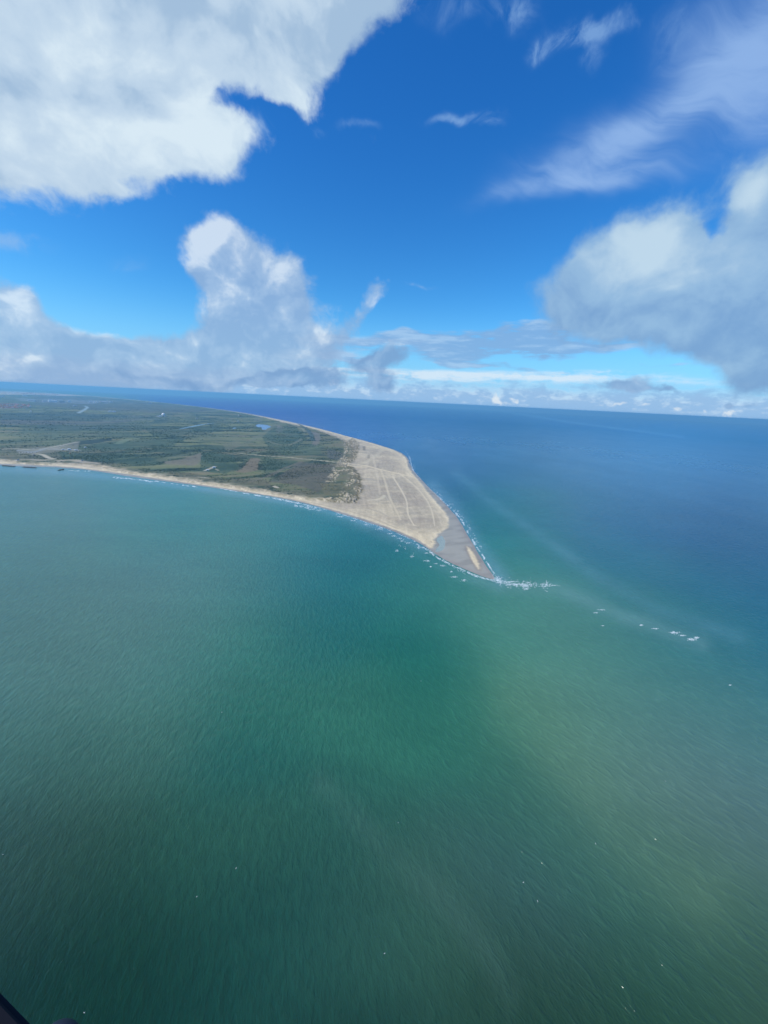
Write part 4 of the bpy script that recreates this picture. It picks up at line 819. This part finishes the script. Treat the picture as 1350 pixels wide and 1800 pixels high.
# people on the last dry sand
def person_proto(jacket, pants, arms):
    bm = bmesh.new()
    J = {'pel': (0, 0, 0.95, .15), 'wst': (0, 0, 1.12, .14), 'chs': (0, 0, 1.34, .17), 'nck': (0, 0, 1.50, .065), 'hd': (0, 0.02, 1.62, .10), 'top': (0, 0.02, 1.72, .085)}
    E = [('pel', 'wst'), ('wst', 'chs'), ('chs', 'nck'), ('nck', 'hd'), ('hd', 'top')]
    for s, q in ((-1, 'l'), (1, 'r')):
        ay = arms*(1 if s > 0 else 0.3)
        J.update({q+'sh': (s*.20, 0, 1.43, .065), q+'el': (s*.27, .02, 1.15, .05), q+'ha': (s*.26, .08+ay*.25, .92+ay*.3, .036), q+'fi': (s*.26, .12+ay*.3, .84+ay*.36, .022), q+'hp': (s*.10, 0, .90, .11), q+'kn': (s*.12, .03*s, .50, .07), q+'an': (s*.13, -.02*s, .09, .045), q+'to': (s*.14, .15-.02*s, .035, .04)})
        E += [('chs', q+'sh'), (q+'sh', q+'el'), (q+'el', q+'ha'), (q+'ha', q+'fi'), ('pel', q+'hp'), (q+'hp', q+'kn'), (q+'kn', q+'an'), (q+'an', q+'to')]
    ks = list(J); me = bpy.data.meshes.new('person'); me.from_pydata([J[k][:3] for k in ks], [(ks.index(a), ks.index(b)) for a, b in E], [])
    o = link('person', me); md = o.modifiers.new('skin', 'SKIN')
    for k, v in zip(ks, me.skin_vertices[0].data): v.radius = (J[k][3],)*2; v.use_root = (k == 'pel')
    o.modifiers.new('sub', 'SUBSURF').levels = 1
    ev = o.evaluated_get(bpy.context.evaluated_depsgraph_get()); m2 = bpy.data.meshes.new_from_object(ev); o.modifiers.clear(); o.data = m2; bpy.data.meshes.remove(me)
    skin = plain('skin', (0.42, 0.26, 0.19), 0.6); hair = plain('hair', (0.06, 0.04, 0.03), 0.8)
    m2.materials.clear()
    for m in (jacket, pants, skin, hair): m2.materials.append(m)
    for p in m2.polygons:
        z = p.center.z; x = abs(p.center.x); p.use_smooth = True
        p.material_index = 3 if (z > 1.68 or (z > 1.56 and p.center.y < 0.0)) else 2 if (z > 1.50 or (x > .21 and z < .93)) else 1 if z < 0.97 and x < .22 else 0
    return o
JK = [('dark blue jacket', plain('navy_cloth', (0.02, 0.03, 0.07), 0.9)), ('black coat', plain('black_cloth', (0.015, 0.015, 0.017), 0.9)), ('red jacket', plain('red_cloth', (0.30, 0.03, 0.03), 0.9)), ('brown coat', plain('brown_cloth', (0.08, 0.05, 0.03), 0.9))]
PT = plain('dark_trousers', (0.025, 0.028, 0.04), 0.9)
protos = [person_proto(m, PT, a) for (n, m), a in zip(JK, (0, 0.6, 0, 1.0))]; seen = set()
spots = [(756.4, 952.6, 'in the knot of people at the sand tip'), (757.2, 953.0, 'in the knot of people at the sand tip'), (758.0, 953.4, 'in the knot of people at the sand tip'), (758.8, 953.5, 'in the knot of people at the sand tip'), (759.5, 954.0, 'in the knot of people at the sand tip'), (757.6, 952.4, 'in the knot of people at the sand tip'), (758.9, 954.3, 'in the knot of people at the sand tip'),
         (760.5, 957.4, 'beside the white water edge of the sand tip'), (760.9, 958.3, 'beside the white water edge of the sand tip'), (764.5, 959.3, 'standing alone at the very end of the dry sand'), (749.7, 949.6, 'on the left beach short of the tip'), (750.1, 949.3, 'on the left beach short of the tip'), (733.0, 940.2, 'farthest up the left beach from the tip'), (733.5, 939.9, 'farthest up the left beach from the tip'),
         (775.6, 934.2, 'at the inner bay edge right of the tip'), (770, 935.3, 'on the sand above the little lagoon'), (768.8, 935.6, 'on the sand above the little lagoon'), (728, 847.6, 'far up the right hand beach'), (682, 914.5, 'on the pale sand of the left beach halfway up'), (818, 968, 'on the bare sand bar beyond the lagoon')]
for i, (px, py, wh) in enumerate(spots):
    k = random.randrange(4); p = protos[k]; o = p if k not in seen else p.copy()
    if k in seen: COL.objects.link(o)
    seen.add(k); x, y = ground(px, py); o.location = (x, y, hz(x, y)); o.rotation_euler = (0, 0, random.uniform(0, 6.28)); o.scale = (1, 1, random.uniform(0.93, 1.05))
    tag(o, 'person in '+JK[k][0]+' '+wh, 'person', 'walkers on the sandy point')
for k, p in enumerate(protos):
    if k not in seen: bpy.data.objects.remove(p)

# gulls low over the water
def gull_proto():
    t = empty('gull', 0, 0, -500); W_ = plain('gull_white', (0.82, 0.82, 0.80), 0.7, 0.04); Gy = plain('gull_grey', (0.50, 0.53, 0.56), 0.7, 0.05)
    b = bmesh.new(); pr = [(0.01, -0.30), (0.045, -0.22), (0.075, -0.05), (0.08, 0.06), (0.055, 0.16), (0.045, 0.20), (0.045, 0.24), (0.02, 0.28), (0.005, 0.33)]
    lathe(b, pr, 10); bmesh.ops.rotate(b, verts=b.verts, matrix=Matrix.Rotation(-math.pi/2, 3, 'X')); bm_obj('body', b, [W_], t, True)
    for s in (-1, 1):
        b = bmesh.new(); sec = [(0.05, .12, -.10, .02, .03), (.30, .15, -.06, .10, .022), (.55, .06, -.11, .09, .014), (.74, -.10, -.17, .03, .005)]
        rings = []
        for x, yf, yb, z, th in sec: rings.append([b.verts.new((s*x, yf, z)), b.verts.new((s*x, (yf+yb)/2, z+th)), b.verts.new((s*x, yb, z)), b.verts.new((s*x, (yf+yb)/2, z-th*0.4))])
        for a, c in zip(rings, rings[1:]):
            for i in range(4): b.faces.new((a[i], a[(i+1) % 4], c[(i+1) % 4], c[i]))
        b.faces.new(rings[0]); b.faces.new(rings[-1]); bm_obj('wing', b, [Gy if False else W_], t, True)
    b = bmesh.new(); v = [b.verts.new(p) for p in ((-.02, -.26, .0), (.02, -.26, .0), (.08, -.42, .0), (-.08, -.42, .0))]; b.faces.new(v); r = bmesh.ops.solidify(b, geom=b.faces[:], thickness=0.01); bm_obj('tail', b, [W_], t)
    return t
gp = gull_proto(); first = True
GULLS = [(213, 1171, 'upper left of the dark sea, nearest the grey water'), (390, 1252, 'over the left middle of the sea'), (5, 1502, 'at the far left picture edge'), (415, 1526, 'over dark green water left of the centre line'), (346, 1576, 'just below and left of another gull over dark water'), (1170, 1373, 'over the bright green shoal on the right'),
         (1047, 1483, 'lower right of the green shoal'), (676, 1676, 'near the bottom middle of the sea'), (740, 1197, 'over teal water straight below the sand tip'), (573, 1110, 'over dark teal water left below the tip'), (148, 1780, 'at the bottom left beside the window frame'), (945, 1584, 'low on the right over olive water'), (920, 1551, 'just above another gull over olive water'), (700, 1446, 'in the middle of the lower sea')]
for px, py, wh in GULLS:
    x, y = ground(px, py, 15); o = gp if first else copy_thing(gp); first = False
    o.location = (x, y, 15); o.rotation_euler = (random.uniform(-.2, .2), random.uniform(-.5, .5), random.uniform(0, 6.28)); o.scale = (0.75,)*3 if px in (213, 676, 700, 573, 740) else (0.85,)*3
    tag(o, 'white gull flying '+wh, 'gull', 'gulls over the sea')

# ------------------------------------------------------------------ the aircraft's own window frame at the lower left
def at(px, py, d): return Vector((0, 0, H))+Vector(pdir(px, py))*d
BLK = plain('black_rubber', (0.006, 0.007, 0.012), 0.6, 0.2, 40); NAV = plain('dark_plastic', (0.012, 0.018, 0.035), 0.5, 0.2, 30)
A_ = at(0, 1745, 0.62); B_ = at(54, 1801, 0.62); ax = (B_-A_).normalized(); vw = Vector(pdir(27, 1773)); nrm = ax.cross(vw).normalized()
if nrm.dot(at(-40, 1850, .62)-A_) < 0: nrm = -nrm
dp = ax.cross(nrm).normalized()
if dp.dot(vw) < 0: dp = -dp
def rail(name, off0, off1, d0, d1, mat, parent, L0=-1.2, L1=0.9, bev=0.006):
    b = bmesh.new(); org = A_
    P = [(off0, d0), (off1, d0), (off1, d1), (off0, d1)]; rings = []
    for s_ in (L0, L1): rings.append([b.verts.new(tuple(ax*s_+nrm*o+dp*d)) for o, d in P])
    b.faces.new(rings[0]); b.faces.new(rings[1])
    for i in range(4): b.faces.new((rings[0][i], rings[0][(i+1) % 4], rings[1][(i+1) % 4], rings[1][i]))
    bmesh.ops.bevel(b, geom=b.edges[:], offset=bev, segments=3, affect='EDGES')
    return bm_obj(name, b, [mat], parent, False)
wf = empty('window_frame', *A_); tag(wf, 'black window frame of the aircraft in the lower left corner', 'window frame')
rail('seal', 0.0, 0.016, 0.0, 0.012, BLK, wf, bev=0.004); rail('frame_rail', 0.0165, 0.16, -0.01, 0.03, NAV, wf)
kc = at(108, 1822, 0.62)-A_; b = bmesh.new(); bmesh.ops.create_uvsphere(b, u_segments=24, v_segments=14, radius=0.0150)
bmesh.ops.scale(b, verts=b.verts, vec=(1, 0.62, 0.8)); bmesh.ops.translate(b, verts=b.verts, vec=kc); kn = bm_obj('latch_knob', b, [NAV], wf, True)
b = bmesh.new(); e0 = kc; t_ = kc.dot(ax); e1 = ax*t_+nrm*0.05+dp*0.01; q = (e1-e0).normalized(); sx = q.orthogonal().normalized(); sy = q.cross(sx)
rg = [[b.verts.new(tuple(p+(sx*math.cos(k*.785)+sy*math.sin(k*.785))*0.007)) for k in range(8)] for p in (e0, e1)]
for i in range(8): b.faces.new((rg[0][i], rg[0][(i+1) % 8], rg[1][(i+1) % 8], rg[1][i]))
b.faces.new(rg[0]); b.faces.new(rg[1]); bm_obj('stem', b, [BLK], kn, True)

# ------------------------------------------------------------------ air
HAZE = 5.4e-5
b = bmesh.new(); zt = H+8; zb = zc(72000, 0)-6
box(b, -76000, 76000, -76000, 76000, zb, zt)
m = bpy.data.materials.new('sea_air'); m.use_nodes = True; nt = m.node_tree; nt.nodes.clear()
pv = nt.nodes.new('ShaderNodeVolumePrincipled'); pv.inputs['Density'].default_value = HAZE; pv.inputs['Color'].default_value = (0.29, 0.70, 1.0, 1); pv.inputs['Anisotropy'].default_value = 0.2
oo = nt.nodes.new('ShaderNodeOutputMaterial'); nt.links.new(pv.outputs[0], oo.inputs['Volume'])
hzo = bm_obj('haze', b, [m]); hzo['kind'] = 'stuff'; hzo['label'] = 'thin sea haze that pales the far coast and horizon'
